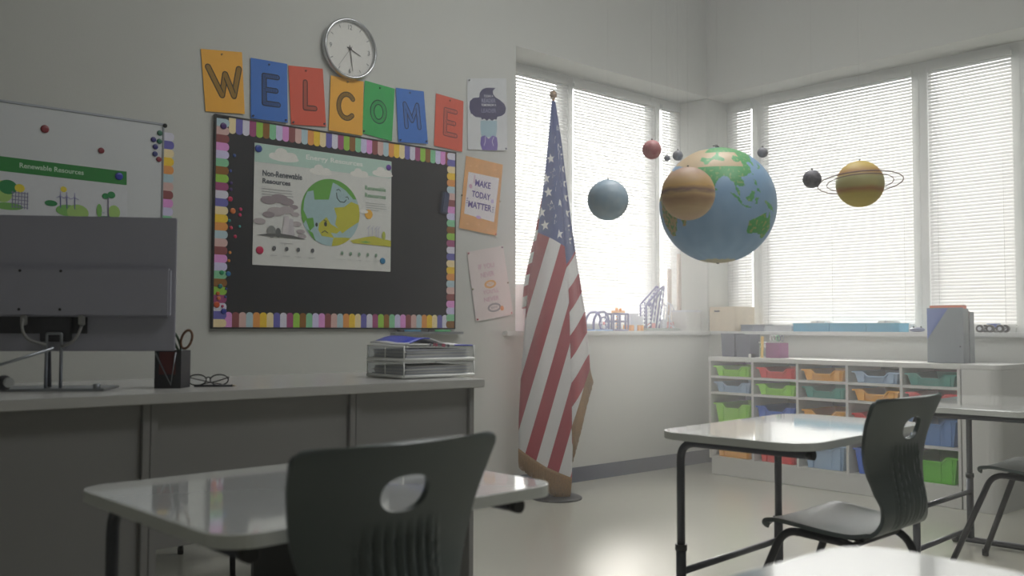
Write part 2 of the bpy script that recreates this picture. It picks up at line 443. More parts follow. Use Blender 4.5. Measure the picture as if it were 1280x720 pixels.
for i, (ch, rgb, body, edge, q, cn) in enumerate(cards):
    off = .004+.002*(i % 2)
    cx = sum(p[0] for p in q)/4; cz = q[3][1]
    ends = {0: 'first', 6: 'last'}.get(i, '')
    o = empty('letter_card', (cx, YA-off, cz), '%s paper card printed with a big letter %s%s' % (cn, ch, {0: ', first of the greeting', 1: ', beside the W card', 6: ', last of the greeting'}.get(i, ' in the wall greeting')), 'letter card', 'letter cards of the wall greeting')
    s = Sheet(q, off, curl=.004)
    s.sheet(mat('card_%s' % cn, rgb, .65, var=.02, vscale=20), 'sheet', o)
    w = .019 if ch != 'W' else .022
    for pl in K[ch]: s.stroke(pl, w+.011, ink(edge))
    for pl in K[ch]: s.stroke(pl, w, ink(body))
    if ch in 'EC':      # hatching inside the letter
        for pl in K[ch]:
            for (a, b_), (c, d) in zip(pl, pl[1:]):
                L = math.hypot((c-a)*s.w, (d-b_)*s.h); n = max(1, int(L/.008))
                for j in range(n):
                    t = (j+.5)/n; u, v = a+(c-a)*t, b_+(d-b_)*t
                    nx, nz = -(d-b_)*s.h/L, (c-a)*s.w/L
                    s.art.poly([s.P(u+(nx*k1*.009+nz*k2*.0011)/s.w, v+(nz*k1*.009-nx*k2*.0011)/s.h, s.k+1) for k1, k2 in ((-1, -1), (1, -1), (1, 1), (-1, 1))], ink(edge))
        s.k += 1
    s.done(o, 'printed_letter')
    tx, tz = (q[0][0]+q[1][0])/2, (q[0][1]+q[1][1])/2-.02
    nm = 'the %s card with letter %s' % (cn, ch) + (' at the end' if i == 6 else '')
    pin(tx, tz, off, tuple(int(v*.55) for v in rgb), 'tiny pin at the top of '+nm)
    if ch in 'ELOM' and i < 6:
        pin(q[3][0]+.012, q[3][1]+.014, off+.004, (40, 40, 70), 'pin at the lower desk-side corner of '+nm)
        if ch != 'O': pin(q[2][0]-.012, q[2][1]+.014, off+.004, (40, 40, 70), 'pin at the lower window-side corner of '+nm)

# wall clock
ck = Vector((2.759, YA, 2.618)); R = .172
o = empty('wall_clock', ck, 'round silver rimmed analogue clock above the greeting cards', 'clock')
m = MB()
def ring_y(mb, prof, mt, n=56):
    rings = [[mb.bm.verts.new((ck.x+r*math.cos(2*PI*k/n), YA-d, ck.z+r*math.sin(2*PI*k/n))) for k in range(n)] for r, d in prof]
    for A, B in zip(rings, rings[1:]):
        for i in range(n): mb.face([A[i], A[(i+1) % n], B[(i+1) % n], B[i]], mt, True)
ring_y(m, [(R, .002), (R, .03), (R-.004, .037), (R-.012, .038), (R-.018, .03), (R-.018, .018)], 'chrome'); m.build('rim', o)
m = MB(); m.cyl((ck.x, YA-.002, ck.z), (ck.x, YA-.018, ck.z), R-.015, 'paper', n=56); m.build('dial', o)
q = [(ck.x-R, ck.z+R), (ck.x+R, ck.z+R), (ck.x+R, ck.z-R), (ck.x-R, ck.z-R)]
s = Sheet(q, .0185)
g1 = ink((120, 122, 124))
for h in range(12):
    a = PI/2-h*PI/6; rr = .36
    if h % 3 == 0: s.text(str(12 if h == 0 else h), .5+rr*math.cos(a), .5+rr*math.sin(a)-.04, .08, g1, width=.07 if h == 0 else .04, anchor='c')
    else: s.stroke([(.5+.37*math.cos(a), .5+.37*math.sin(a)), (.5+.41*math.cos(a), .5+.41*math.sin(a))], .004, g1)
for h in range(60):
    a = h*PI/30; s.stroke([(.5+.425*math.cos(a), .5+.425*math.sin(a)), (.5+.44*math.cos(a), .5+.44*math.sin(a))], .0012, g1)
s.done(o, 'numerals')
for nm, ang, L, w, d in [('hour_hand', -22, .075, .006, .021), ('minute_hand', -82, .125, .005, .023), ('second_hand', -125, .135, .002, .025)]:
    a = math.radians(ang); m = MB(); e = Vector((math.cos(a), 0, math.sin(a))); c0 = ck+Vector((0, -d, 0)); p = Vector((-e.z, 0, e.x))
    A = [c0-e*.02-p*w/2, c0-e*.02+p*w/2, c0+e*L+p*w/4, c0+e*L-p*w/4]
    f1 = [m.bm.verts.new(v) for v in A]; f2 = [m.bm.verts.new(v+Vector((0, .0008, 0))) for v in A]
    m.face(f1, 'cap'); m.face(f2[::-1], 'cap')
    for i in range(4): m.face([f1[i], f1[(i+1) % 4], f2[(i+1) % 4], f2[i]], 'cap')
    m.build(nm, o)
m = MB(); m.cyl(ck+Vector((0, -.018, 0)), ck+Vector((0, -.027, 0)), .008, 'cap'); m.build('hub', o)

# blackboard with scalloped paper border
BX0, BX1, BZ0, BZ1 = 1.975, 3.522, 1.041, 2.129
bb = empty('blackboard', ((BX0+BX1)/2, YA, BZ0), 'black board framed by a pastel scalloped paper border', 'blackboard')
m = MB(); m.box(BX0+.008, BX1-.008, YA-.016, YA-.001, BZ0+.008, BZ1-.008, 'black'); m.build('board_surface', bb)
m = MB()
for a in [(BX0, BX0+.008, BZ0, BZ1), (BX1-.008, BX1, BZ0, BZ1), (BX0+.008, BX1-.008, BZ0, BZ0+.008), (BX0+.008, BX1-.008, BZ1-.008, BZ1)]:
    m.box(a[0], a[1], YA-.022, YA-.001, a[2], a[3], 'cap', bev=.001)
m.build('frame', bb)
SC_C = [(238, 218, 170), (104, 100, 176), (214, 212, 226), (160, 72, 122), (150, 200, 72), (140, 92, 30), (134, 200, 156), (206, 200, 232), (224, 150, 214), (140, 74, 74), (214, 178, 172), (176, 200, 208), (226, 152, 80), (240, 200, 50)]
def scallops(mb, p0, p1, inward, w, length, start=0, order=None, off=.0175):
    """strip of round-ended colour tabs from p0 to p1, each tab reaching inward"""
    (x0, z0), (x1, z1) = p0, p1; L = math.hypot(x1-x0, z1-z0); n = round(L/w); w = L/n
    tx, tz = (x1-x0)/L, (z1-z0)/L; ix, iz = inward
    for i in range(n):
        c = ink(SC_C[(start+i) % len(SC_C)]); pts = []
        cx, cz = x0+tx*w*(i+.5), z0+tz*w*(i+.5)
        pts.append((-w/2, 0)); pts.append((-w/2, length-w*.4))
        for k in range(1, 8):
            a = PI-PI*k/8; pts.append((w/2*math.cos(a), length-w*.4+w*.4*math.sin(a)))
        pts += [(w/2, length-w*.4), (w/2, 0)]
        P = [(cx+tx*a+ix*b_, YA-off-.0004*(i % 2), cz+tz*a+iz*b_) for a, b_ in pts]
        f1 = [mb.bm.verts.new(p) for p in P]; mb.face(f1, c)
w = .038
for nm, a in dict(top=((BX0+.075, BZ1-.008), (BX1-.008, BZ1-.008), (0, -1), w, .082, 0), bottom=((BX0+.07, BZ0+.008), (BX1-.06, BZ0+.008), (0, 1), w, .078, 8),
                  near=((BX0+.008, BZ0+.008), (BX0+.008, BZ1-.02), (1, 0), .041, .07, 0), far=((BX1-.008, BZ0+.008), (BX1-.008, BZ1-.01), (-1, 0), .041, .062, 5)).items():
    m = MB(); scallops(m, *a, off=.0185 if nm in ('near', 'far') else .0175); o = m.build('border_trim', bb); smooth_mod(o, solid=.0005, offset=1)

# energy poster on the blackboard
ep = empty('energy_poster', (2.617, YA-.02, 1.373), 'printed energy resources poster with a smiling globe, held by round magnets', 'poster')
s = Sheet([(2.191, 2.01), (3.045, 2.014), (3.044, 1.372), (2.188, 1.373)], .0205, th=.0006)
s.sheet(ink((212, 212, 208)), 'sheet', ep)
s.rect(0.002, .998, .845, .998, ink((178, 206, 194)))
wc = ink((226, 224, 218))
def cloud(u, v, k):
    s.ell(u, v, .1*k, .028*k, wc); s.ell(u-.02*k, v+.035*k, .045*k, .05*k, wc); s.ell(u+.045*k, v+.018*k, .045*k, .038*k, wc); s.ell(u-.065*k, v+.01*k, .04*k, .03*k, wc)
cloud(.2, .9, 1); cloud(.46, .82, .8); cloud(.75, .84, .7); cloud(.93, .87, .8)
s.text('Energy Resources', .56, .905, .055, ink((236, 238, 232)), .02, width=.42, anchor='c')
s.text('Non-Renewable', .055, .735, .05, ink((70, 76, 86)), .025, width=.27); s.text('Resources', .055, .675, .042, ink((70, 76, 86)), .025, width=.19)
for i, wd in enumerate((.2, .2, .21, .09)): s.stroke([(.055, .63-.022*i), (.055+wd, .63-.022*i)], .003, ink((150, 150, 152)))
s.text('Renewable', .79, .715, .04, ink((110, 160, 120)), .02, width=.165); s.text('Resources', .79, .65, .04, ink((110, 160, 120)), .02, width=.165)
for i, wd in enumerate((.15, .16, .16, .1)): s.stroke([(.8, .6-.02*i), (.8+wd, .6-.02*i)], .0028, ink((160, 165, 162)))
# globe with continents and two faces
GU, GV, RU, RV = .535, .485, .215, .29
gb, gg, gy = ink((158, 186, 190)), ink((98, 164, 64)), ink((190, 186, 52))
s.ell(GU, GV, RU, RV, gb, 48)
def G(pts, m_): s.poly([(GU+x*RU, GV+y*RV) for x, y in pts], m_)
s.poly([(GU+RU*math.cos(a), GV+RV*math.sin(a)) for a in [math.radians(v) for v in range(28, 206, 8)]]+[(GU-.78*RU, GV-.2*RV), (GU-.66*RU, GV+.0*RV), (GU-.9*RU, GV+.3*RV)], gg)
G([(-.9, .3), (-.8, .55), (-.6, .6), (-.55, .25), (-.4, .2), (-.3, .35), (-.1, .3), (.05, .9), (.2, .85), (.5, .7), (.82, .42), (.45, .1), (.1, .0), (-.1, -.3), (-.5, -.55), (-.75, -.3), (-.92, .0)], gb)
G([(-.85, -.25), (-.6, -.2), (-.55, -.45), (-.7, -.6)], gg); G([(-.8, -.55), (-.6, -.65), (-.5, -.9), (-.66, -.74)], gg)
s.poly([(GU+RU*math.cos(a), GV+RV*math.sin(a)) for a in [math.radians(v) for v in range(-12, 24, 6)]]+[(GU+.7*RU, GV+.38*RV), (GU+.45*RU, GV+.2*RV), (GU+.1*RU, GV+.15*RV), (GU+.2*RU, GV-.1*RV), (GU+.15*RU, GV-.35*RV), (GU+.4*RU, GV-.6*RV), (GU+.6*RU, GV-.45*RV)], gy)
G([(-.4, -.35), (-.15, -.15), (0, -.35), (.35, -.5), (.2, -.62), (.0, -.6), (.12, -.75), (-.3, -.72), (-.42, -.55)], gy)
s.poly([(GU+RU*math.cos(a), GV+RV*math.sin(a)) for a in [math.radians(v) for v in range(-88, -44, 7)]]+[(GU+.45*RU, GV-.72*RV), (GU+.1*RU, GV-.74*RV)], gy)
dk = ink((52, 58, 62))
s.stroke([(GU+.18*RU, GV+.6*RV), (GU+.2*RU, GV+.45*RV), (GU+.3*RU, GV+.35*RV), (GU+.45*RU, GV+.34*RV), (GU+.52*RU, GV+.42*RV)], .005, dk)
s.stroke([(GU+.18*RU, GV+.68*RV), (GU+.25*RU, GV+.72*RV), (GU+.32*RU, GV+.67*RV)], .004, dk); s.stroke([(GU+.5*RU, GV+.5*RV), (GU+.57*RU, GV+.52*RV), (GU+.6*RU, GV+.45*RV)], .004, dk)
s.ell(GU-.48*RU, GV-.4*RV, .009, .018, dk); s.ell(GU-.18*RU, GV-.36*RV, .011, .02, dk); s.stroke([(GU-.3*RU, GV-.62*RV), (GU-.2*RU, GV-.56*RV), (GU-.1*RU, GV-.62*RV)], .004, dk); s.stroke([(GU-.24*RU, GV-.24*RV), (GU-.14*RU, GV-.28*RV)], .004, dk)
# smoke and factory, wind farm
sm, sm2 = ink((150, 138, 142)), ink((176, 166, 168))
for u, v, a, c in [(.1, .54, .055, sm), (.17, .56, .06, sm), (.22, .54, .05, sm), (.27, .5, .03, sm), (.28, .44, .03, sm2), (.15, .45, .06, sm2), (.1, .42, .04, sm), (.22, .47, .05, sm2), (.29, .36, .035, sm2), (.32, .3, .03, sm2), (.04, .36, .04, sm2), (.33, .26, .03, sm2)]:
    s.ell(u, v, a, a*.62, c)
s.poly([(.19, .26), (.205, .42), (.235, .42), (.25, .26)], ink((200, 194, 196))); s.poly([(.23, .26), (.24, .4), (.265, .4), (.28, .26)], ink((190, 184, 188)))
s.ell(.12, .28, .03, .05, ink((130, 132, 130))); s.ell(.165, .275, .018, .04, ink((96, 98, 98)))
s.poly([(.02, .245), (.36, .235), (.26, .262), (.18, .27), (.1, .262)], ink((92, 92, 92)))
s.poly([(.68, .255), (.78, .29), (.86, .31), (.93, .29), (.998, .28), (.998, .225), (.7, .235)], gy); s.poly([(.75, .25), (.8, .262), (.84, .25), (.8, .24)], ink((120, 170, 80)))
s.ell(.82, .5, .03, .042, ink((232, 176, 62))); s.ell(.78, .52, .035, .016, wc)
for u in (.82, .85, .88, .9): s.stroke([(u, .3), (u, .38)], .003, ink((186, 184, 204))); s.stroke([(u-.012, .37), (u, .385), (u+.012, .4)], .003, ink((176, 174, 198)))
s.ell(.94, .32, .014, .038, ink((170, 180, 60)))
for u in (.14, .225, .305, .405): s.ell(u, .145, .012, .018, ink((88, 90, 94))); s.stroke([(u-.025, .085), (u+.02, .085)], .002, ink((170, 170, 170)))
for u in (.62, .685, .75, .815, .88): s.ell(u, .14, .01, .016, ink((128, 156, 134))); s.stroke([(u-.025, .085), (u+.02, .085)], .002, ink((176, 180, 176)))
s.stroke([(.18, .19), (.26, .19)], .003, ink((150, 150, 150)))
s.done(ep)

for x, z, r, rgb, lb in [
 (2.212, 1.981, .02, (30, 62, 150), 'blue round magnet on the upper corner of the energy poster'), (3.024, 1.976, .017, (92, 40, 150), 'purple round magnet on the upper corner of the energy poster'),
 (2.227, 1.45, .021, (196, 18, 78), 'crimson round magnet on the lower corner of the energy poster'), (2.988, 1.432, .018, (20, 122, 168), 'teal blue round magnet on the lower corner of the energy poster'),
 (2.02, 2.072, .017, (70, 20, 110), 'purple round magnet on the top corner of the scalloped border'),
 (2.082, 1.929, .009, (40, 80, 150), 'tiny blue magnet, topmost on the black slate beside the border'), (2.062, 1.847, .008, (50, 70, 150), 'tiny blue magnet second from the top beside the border'),
 (2.066, 1.785, .009, (70, 40, 110), 'tiny violet magnet high beside the border'), (2.066, 1.752, .009, (70, 36, 110), 'tiny violet magnet just above the pink one'),
 (2.063, 1.703, .013, (204, 24, 84), 'pink magnet touching the border beside the slate'), (2.078, 1.643, .015, (206, 110, 44), 'large orange magnet beside the border'),
 (2.12, 1.655, .009, (204, 34, 100), 'tiny pink magnet beside the large orange one, upper'), (2.117, 1.626, .009, (204, 34, 90), 'tiny pink magnet beside the large orange one, lower'),
 (2.06, 1.592, .008, (24, 142, 140), 'tiny teal magnet under the large orange one'), (2.116, 1.566, .007, (24, 152, 150), 'tiny teal magnet farther in on the slate'),
 (2.07, 1.556, .009, (204, 34, 74), 'tiny red pink magnet beside the teal ones'), (2.093, 1.513, .009, (196, 30, 84), 'tiny pink magnet, lowest of the pink group'),
 (2.066, 1.429, .008, (216, 136, 50), 'tiny orange magnet, upper of a close pair'), (2.061, 1.387, .008, (216, 136, 50), 'tiny orange magnet, lower of a close pair'),
 (2.023, 1.325, .012, (24, 150, 100), 'green magnet on the border tabs'), (2.058, 1.32, .013, (34, 116, 170), 'blue magnet beside the green one'),
 (2.016, 1.256, .012, (20, 120, 120), 'dark teal magnet on the green border tab'), (2.048, 1.244, .006, (50, 60, 150), 'tiny navy magnet beside the lower border'),
 (2.004, 1.219, .01, (200, 96, 34), 'orange magnet on a brown border tab'), (2.009, 1.195, .01, (206, 110, 60), 'pale orange magnet on the lime border tab'),
 (2.045, 1.203, .006, (40, 70, 150), 'tiny blue magnet by the lime border tab'), (1.999, 1.162, .016, (200, 78, 34), 'large orange red magnet low on the border'),
 (2.03, 1.155, .007, (190, 60, 110), 'tiny pink magnet low on the border'), (2.037, 1.129, .015, (34, 52, 150), 'large blue magnet at the bottom corner of the slate')]:
    disc(x, z, r, rgb, .0195 if x < 2.06 else (.0215 if 2.19 < x else .0165), lb, 'magnet', 'round_magnet', 'magnets on the blackboard')

er = empty('board_eraser', (3.425, YA-.016, 1.74), 'dark blue felt eraser stuck near the window end of the blackboard', 'eraser')
Te = Matrix.Translation((3.425, YA-.016, 1.805)) @ Matrix.Rotation(math.radians(8), 4, 'Y')
m = MB(); m.box(-.026, .026, -.012, -.0005, -.07, .07, mat('felt_navy', (30, 34, 56), .9, var=.1, vscale=30), bev=.003, T=Te); m.build('felt_pad', er)
m = MB(); m.box(-.024, .024, -.03, -.012, -.066, .066, mat('eraser_blue', (44, 60, 96), .45, var=.04), bev=.006, T=Te); m.build('grip', er)

# markers on the board's tray
mt = empty('marker_tray', (3.28, YA, 1.0), 'slim shelf under the blackboard holding two pens', 'pen tray')
m = MB(); m.box(3.06, 3.56, YA-.05, YA-.001, 1.012, 1.018, 'alu', bev=.001); m.build('tray_shelf', mt); m = MB(); m.box(3.06, 3.56, YA-.052, YA-.05, 1.012, 1.026, 'alu'); m.build('front_lip', mt)
for x, rgb, cn in [(3.2, (60, 130, 160), 'blue'), (3.42, (70, 180, 110), 'green')]:
    o = empty('marker_pen', (x, YA-.033, 1.029), '%s marker pen lying on the tray under the blackboard' % cn, 'marker', 'pens on the blackboard tray')
    c = mat('pen_'+cn, rgb, .35, var=.02)
    m = MB(); m.cyl((x-.07, YA-.033, 1.029), (x+.05, YA-.033, 1.029), .0095, c); m.build('barrel', o)
    m = MB(); m.cyl((x-.11, YA-.033, 1.029), (x-.07, YA-.033, 1.029), .0104, 'dark', r2=.0104); m.build('pen_cap', o)

# whiteboard
wb = empty('whiteboard', (.7, YA, 1.02), 'white magnetic board behind the monitor, with a coloured border down one side', 'whiteboard')
m = MB(); m.box(-.6, 1.712, YA-.016, YA-.001, 1.03, 2.03, 'white'); m.build('board_surface', wb)
m = MB()
for a in [(-.61, 1.72, 2.03, 2.04), (-.61, 1.72, 1.02, 1.03), (1.712, 1.72, 1.03, 2.03), (-.61, -.6, 1.03, 2.03)]: m.box(a[0], a[1], YA-.02, YA-.001, a[2], a[3], 'alu', bev=.001)
m.build('frame', wb)
m = MB(); scallops(m, (1.722, 1.1), (1.722, 2.0), (1, 0), .041, .05, 9, off=.012); o = m.build('border_trim', wb); smooth_mod(o, solid=.0005, offset=1)
m = MB(); m.sph((1.722, YA-.02, 2.03), .011, 'cap', 12); m.build('corner_cap', wb)
rp = empty('resources_poster', (1.28, YA-.017, 1.55), 'poster with a green title band and three small eco drawings', 'poster')
s = Sheet([(.2, 1.802), (1.546, 1.785), (1.553, 1.52), (.21, 1.54)], .0175, th=.0006)
s.sheet(ink((206, 208, 212)), 'sheet', rp)
s.rect(.001, .999, .755, .999, ink((44, 128, 58)))
s.text('Renewable Resources', .755, .845, .085, ink((190, 214, 192)), .02, width=.2, anchor='c')
gr, gl, gd = ink((120, 176, 92)), ink((160, 196, 110)), ink((44, 130, 74))
s.ell(.62, .18, .045, .06, gr); s.ell(.605, .42, .03, .18, gl); s.ell(.62, .5, .028, .12, gd); s.ell(.655, .5, .015, .07, ink((226, 206, 60)))
for i in range(6): s.stroke([(.632+.009*i, .16), (.634+.009*i, .44)], .003, ink((120, 118, 150)))
for j in range(5): s.stroke([(.63, .18+.06*j), (.68, .18+.06*j)], .003, ink((130, 128, 156)))
s.ell(.805, .2, .04, .1, gr); s.ell(.835, .18, .035, .14, gl); s.ell(.75, .3, .02, .05, gd); s.ell(.79, .56, .01, .05, ink((226, 206, 60)))
for u in (.78, .8, .825): 
    s.stroke([(u, .24), (u, .46)], .004, ink((92, 92, 150)))
    for a in (90, 210, 330): s.stroke([(u, .44), (u+.014*math.cos(math.radians(a)), .44+.07*math.sin(math.radians(a)))], .003, ink((150, 148, 190)))
s.ell(.93, .12, .035, .045, gd); s.ell(.905, .25, .009, .12, gr); s.ell(.955, .25, .02, .12, gl); s.stroke([(.935, .14), (.935, .48)], .005, ink((110, 100, 130))); s.ell(.926, .52, .011, .05, gd); s.ell(.946, .55, .013, .06, gd)
s.stroke([(.915, .22), (.92, .22)], .008, ink((180, 190, 196)))
s.done(rp)
for x, z, r, rgb, lb in [
 (1.182, 1.936, .018, (128, 30, 42), 'dark red round magnet, the larger of two alone on the whiteboard'), (1.427, 1.87, .014, (124, 30, 42), 'small dark red magnet, alone above the green title band'), (1.509, 1.758, .018, (38, 52, 160), 'blue round magnet on the green title band'),
 (1.698, 1.991, .013, (30, 104, 80), 'green magnet, topmost in the cluster at the board edge'), (1.668, 1.955, .013, (50, 44, 122), 'navy magnet in the edge cluster, beside the lower green one'), (1.697, 1.95, .013, (30, 104, 80), 'green magnet, lower one in the cluster at the board edge'),
 (1.678, 1.921, .013, (48, 44, 122), 'navy magnet in the middle of the edge cluster'), (1.677, 1.886, .013, (40, 50, 118), 'navy magnet, lowest of the navy ones in the edge cluster'), (1.696, 1.862, .013, (140, 30, 52), 'red magnet at the foot of the edge cluster')]:
    disc(x, z, r, rgb, .0165 if z > 1.8 else .019, lb, 'magnet', 'round_magnet', 'magnets on the whiteboard')

# hair-and-shoes reading poster
o = empty('reader_poster', (3.78, YA-.004, 2.18), 'white poster of a tall dark purple hairdo over teal body and purple shoes', 'poster')
s = Sheet([(3.617, 2.61), (3.942, 2.668), (3.948, 2.196), (3.623, 2.161)], .004, curl=.006)
s.sheet(ink((206, 208, 210)), 'sheet', o)
hp = ink((54, 50, 94)); bl = ink((158, 186, 198)); pu = ink((112, 92, 170)); wt = ink((222, 222, 226))
Z_ = lambda zx, zy: ((zx/6-13.5)/49.5, 1-(zy/6-17.5)/90)
s.poly([Z_(*p) for p in [(168, 250), (172, 215), (192, 188), (225, 176), (292, 178), (272, 198), (272, 222), (290, 248), (325, 268), (358, 296), (372, 330), (362, 368), (335, 388), (302, 394), (298, 418), (280, 412), (262, 426), (242, 410), (222, 426), (205, 410), (186, 418), (180, 402), (140, 398), (106, 375), (94, 330), (98, 280), (125, 254)]], hp)
s.poly([Z_(*p) for p in [(176, 424), (298, 424), (300, 480), (290, 548), (182, 548), (174, 480)]], bl)
s.poly([Z_(*p) for p in [(178, 548), (205, 535), (235, 562), (265, 535), (298, 548), (304, 600), (298, 646), (186, 646), (172, 600)]], pu)
for a in [(.42, .06, .12, .16), (.66, .06, -.12, .16)]: s.stroke([(a[0]-.02, .06), (a[0]-.02+a[2]*.3, .12), (a[0]+a[2]*.1, .18)], .004, wt)
for t, v, w_, c in [('TODAY A', .735, .24, wt), ('READER', .66, .36, ink((150, 150, 178))), ('TOMORROW A', .61, .38, wt), ('LEADER', .52, .38, ink((130, 130, 162)))]:
    s.text(t, .53, v, .032 if c is wt else .055, c, .02, width=w_, anchor='c')
s.stroke([(.1, .5), (.2, .43), (.34, .41)], .004, wt); s.stroke([(.72, .42), (.88, .45), (.94, .5)], .004, wt)
s.done(o)
pin(3.632, 2.6, .004, (50, 50, 62), 'dark pin at the top corner of the hairdo poster'); pin(3.935, 2.206, .01, (70, 70, 110), 'dark pin at the bottom corner of the hairdo poster')

# MAKE TODAY MATTER
o = empty('motto_poster', (3.73, YA-.005, 1.64), 'orange sheet with a white card lettered make today matter', 'poster')
s = Sheet([(3.611, 2.12), (3.914, 2.1), (3.856, 1.636), (3.557, 1.665)], .005, curl=.006)
s.sheet(mat('card_orange', (222, 164, 104), .65, var=.1, vscale=12), 'sheet', o)
s.poly([(.09, .21), (.9, .18), (.93, .8), (.1, .79)], ink((224, 218, 222)))
pv = ink((80, 54, 140)); pk = ink((206, 160, 186))
s.text('MAKE', .3, .62, .09, pv, .03, width=.42); s.text('TODAY', .24, .46, .09, pv, .03, width=.5); s.text('MATTER', .17, .31, .09, pv, .03, width=.63)
s.ell(.19, .6, .045, .03, pk); s.ell(.8, .46, .04, .03, ink((190, 170, 212))); s.ell(.47, .2, .07, .022, ink((196, 160, 214))); s.stroke([(.27, .76), (.27, .66)], .006, pk)
for dv in (0, .03, .06): s.stroke([(.12, .36+dv), (.15, .37+dv)], .004, pv); s.stroke([(.82, .31+dv), (.86, .32+dv)], .004, pv)
for u, v in [(.14, .88), (.3, .9), (.8, .9), (.5, .1), (.2, .08), (.75, .06)]: s.ell(u, v, .03, .014, ink((232, 180, 130)))
s.done(o)
pin(3.578, 1.87, .006, (90, 84, 60), 'small pin at the desk-side edge of the orange motto sheet'); pin(3.89, 1.86, .006, (150, 130, 90), 'small pin at the window-side edge of the orange motto sheet'); pin(3.85, 1.645, .011, (200, 70, 60), 'red pin at the bottom corner of the orange motto sheet')

# IF YOU NEVER TRY
o = empty('quote_poster', (3.81, YA-.005, 1.09), 'tilted pale sheet with faint orange and grey hand lettering', 'poster')
s = Sheet([(3.621, 1.52), (3.917, 1.578), (4.001, 1.137), (3.694, 1.089)], .005, curl=.008)
s.sheet(mat('card_pale', (216, 204, 202), .65, var=.02), 'sheet', o)
rd, og, gy2 = ink((196, 150, 168)), ink((222, 168, 104)), ink((150, 144, 148))
s.text('IF YOU', .25, .72, .07, rd, .01, width=.42); s.text('NEVER', .28, .6, .07, rd, .01, width=.36)
s.ell(.5, .49, .16, .06, og); s.ell(.5, .49, .1, .03, ink((216, 204, 202))); s.text('TRY', .5, .472, .035, og, .02, width=.14, anchor='c')
s.text("YOU'LL", .28, .36, .06, rd, .01, width=.42); s.text('NEVER', .28, .25, .06, rd, .01, width=.4)
s.ell(.52, .15, .18, .065, gy2); s.ell(.52, .15, .13, .038, ink((216, 204, 202))); s.text('KNOW', .52, .135, .035, gy2, .02, width=.18, anchor='c'); s.ell(.72, .12, .05, .035, ink((222, 150, 90)))
s.done(o)
for x, z, rgb, lb in [(3.63, 1.512, (190, 90, 120), 'top desk-side'), (3.905, 1.566, (120, 80, 110), 'top window-side'), (3.955, 1.34, (140, 120, 90), 'middle window-side'), (3.665, 1.29, (130, 130, 80), 'middle desk-side'), (3.705, 1.102, (190, 40, 60), 'bottom desk-side'), (3.985, 1.147, (190, 40, 50), 'bottom window-side')]:
    pin(x, z, .01, rgb, 'tiny pin at the %s edge of the pale tilted sheet' % lb)

# ------------------------------------------------------------------ teacher's desk
DY, DZ = 2.80, .851
wt_ = MB(); wt_.box(-1.3, 2.335, DY, DY+.82, DZ-.032, DZ, 'desktop', bev=.003)
tag(wt_.build('desk_worktop', origin=(.5, DY+.4, DZ-.032)), 'long pale grey worktop running over the desk panels', 'worktop')
for i, (x0, x1, zb, lb) in enumerate([(-.9, 1.056, .03, 'deep grey desk base below the monitor, its panel nearly to the floor'), (1.056, 1.774, .377, 'middle grey desk base with a raised modesty panel'), (1.774, 2.31, .36, 'grey desk base under the paper trays, nearest the flag')]):
    o = empty('teacher_desk', ((x0+x1)/2, DY+.4, 0), lb, 'desk', 'desk bases under the long worktop')
    for a in (x0, x1-.024):
        m = MB(); m.box(a+.0005, a+.0235, DY+.035, DY+.78, 0, DZ-.0325, 'desk', bev=.002); m.build('side_panel', o)
    m = MB(); m.box(x0+.024, x1-.024, DY+.05, DY+.068, zb, DZ-.0325, 'desk', bev=.001); m.build('modesty_panel', o)
    m = MB(); m.box(x0+.024, x1-.024, DY+.045, DY+.05, DZ-.075, DZ-.0325, 'desk', bev=.001); m.build('top_rail', o)
o = empty('computer_tower', (1.667, 3.1, 0), 'black computer tower standing on the floor under the desk', 'computer')
m = MB(); m.box(1.60, 1.735, 2.93, 3.26, .006, .45, 'cap', bev=.01); m.build('case', o)
m = MB()
for x in (1.62, 1.715):
    for y in (2.97, 3.22): m.cyl((x, y, 0), (x, y, .007), .012, 'dark')
m.build('feet', o)

# monitor seen from behind
mo = Vector((.849, 3.162, DZ)); 
o = empty('monitor', (0, 0, 0), 'large grey desktop monitor seen from its back on a thin metal stand', 'monitor')
W2, ZB, ZT = .385, .122, .548      # half width, lower and upper edge above the desk
m = MB(); m.box(-W2, W2, 0, .012, ZB, ZT, 'monitor', bev=.003); m.box(-W2+.003, W2-.003, .012, .0145, ZB+.004, ZT-.004, 'cap'); m.build('screen_panel', o, local=True)
m = MB()
pr = [(-W2+.0, ZB+.115, 0), (-W2, ZT-.168, 0)]
# hump across the back: bevelled slab
m.box(-W2+.006, W2-.012, -.026, .001, ZB+.108, ZB+.262, 'monitor', bev=.006)
for x in (-.075, .045): 
    for z in (ZB+.13, ZB+.25): m.cyl((x, -.0262, z), (x, -.0275, z), .0045, 'cap', n=10)
m.build('rear_housing', o, local=True)
m = MB(); m.box(-.24, .12, -.004, .002, ZB+.055, ZB+.107, 'monitor2', bev=.001); m.build('port_recess', o, local=True)
m = MB(); m.box(-.015, .075, -.02, .004, ZB+.03, ZB+.106, 'monitor2', bev=.003); m.build('stand_bracket', o, local=True)
m = MB(); m.tube([(.006, -.02, .004), (.01, -.03, ZB+.055), (.053, -.03, ZB+.055), (.05, -.02, .004)], .005, 'alu', round_=.006)
m.tube([(-.005, .05, .004), (.003, .01, ZB+.04)], .006, 'steel'); m.build('stand_legs', o, local=True)
m = MB(); m.box(-.24, .19, -.06, .12, 0, .008, 'alu', bev=.003); m.cyl((.165, -.045, .002), (.165, -.045, .022), .011, 'alu', n=16); m.build('stand_base', o, local=True)
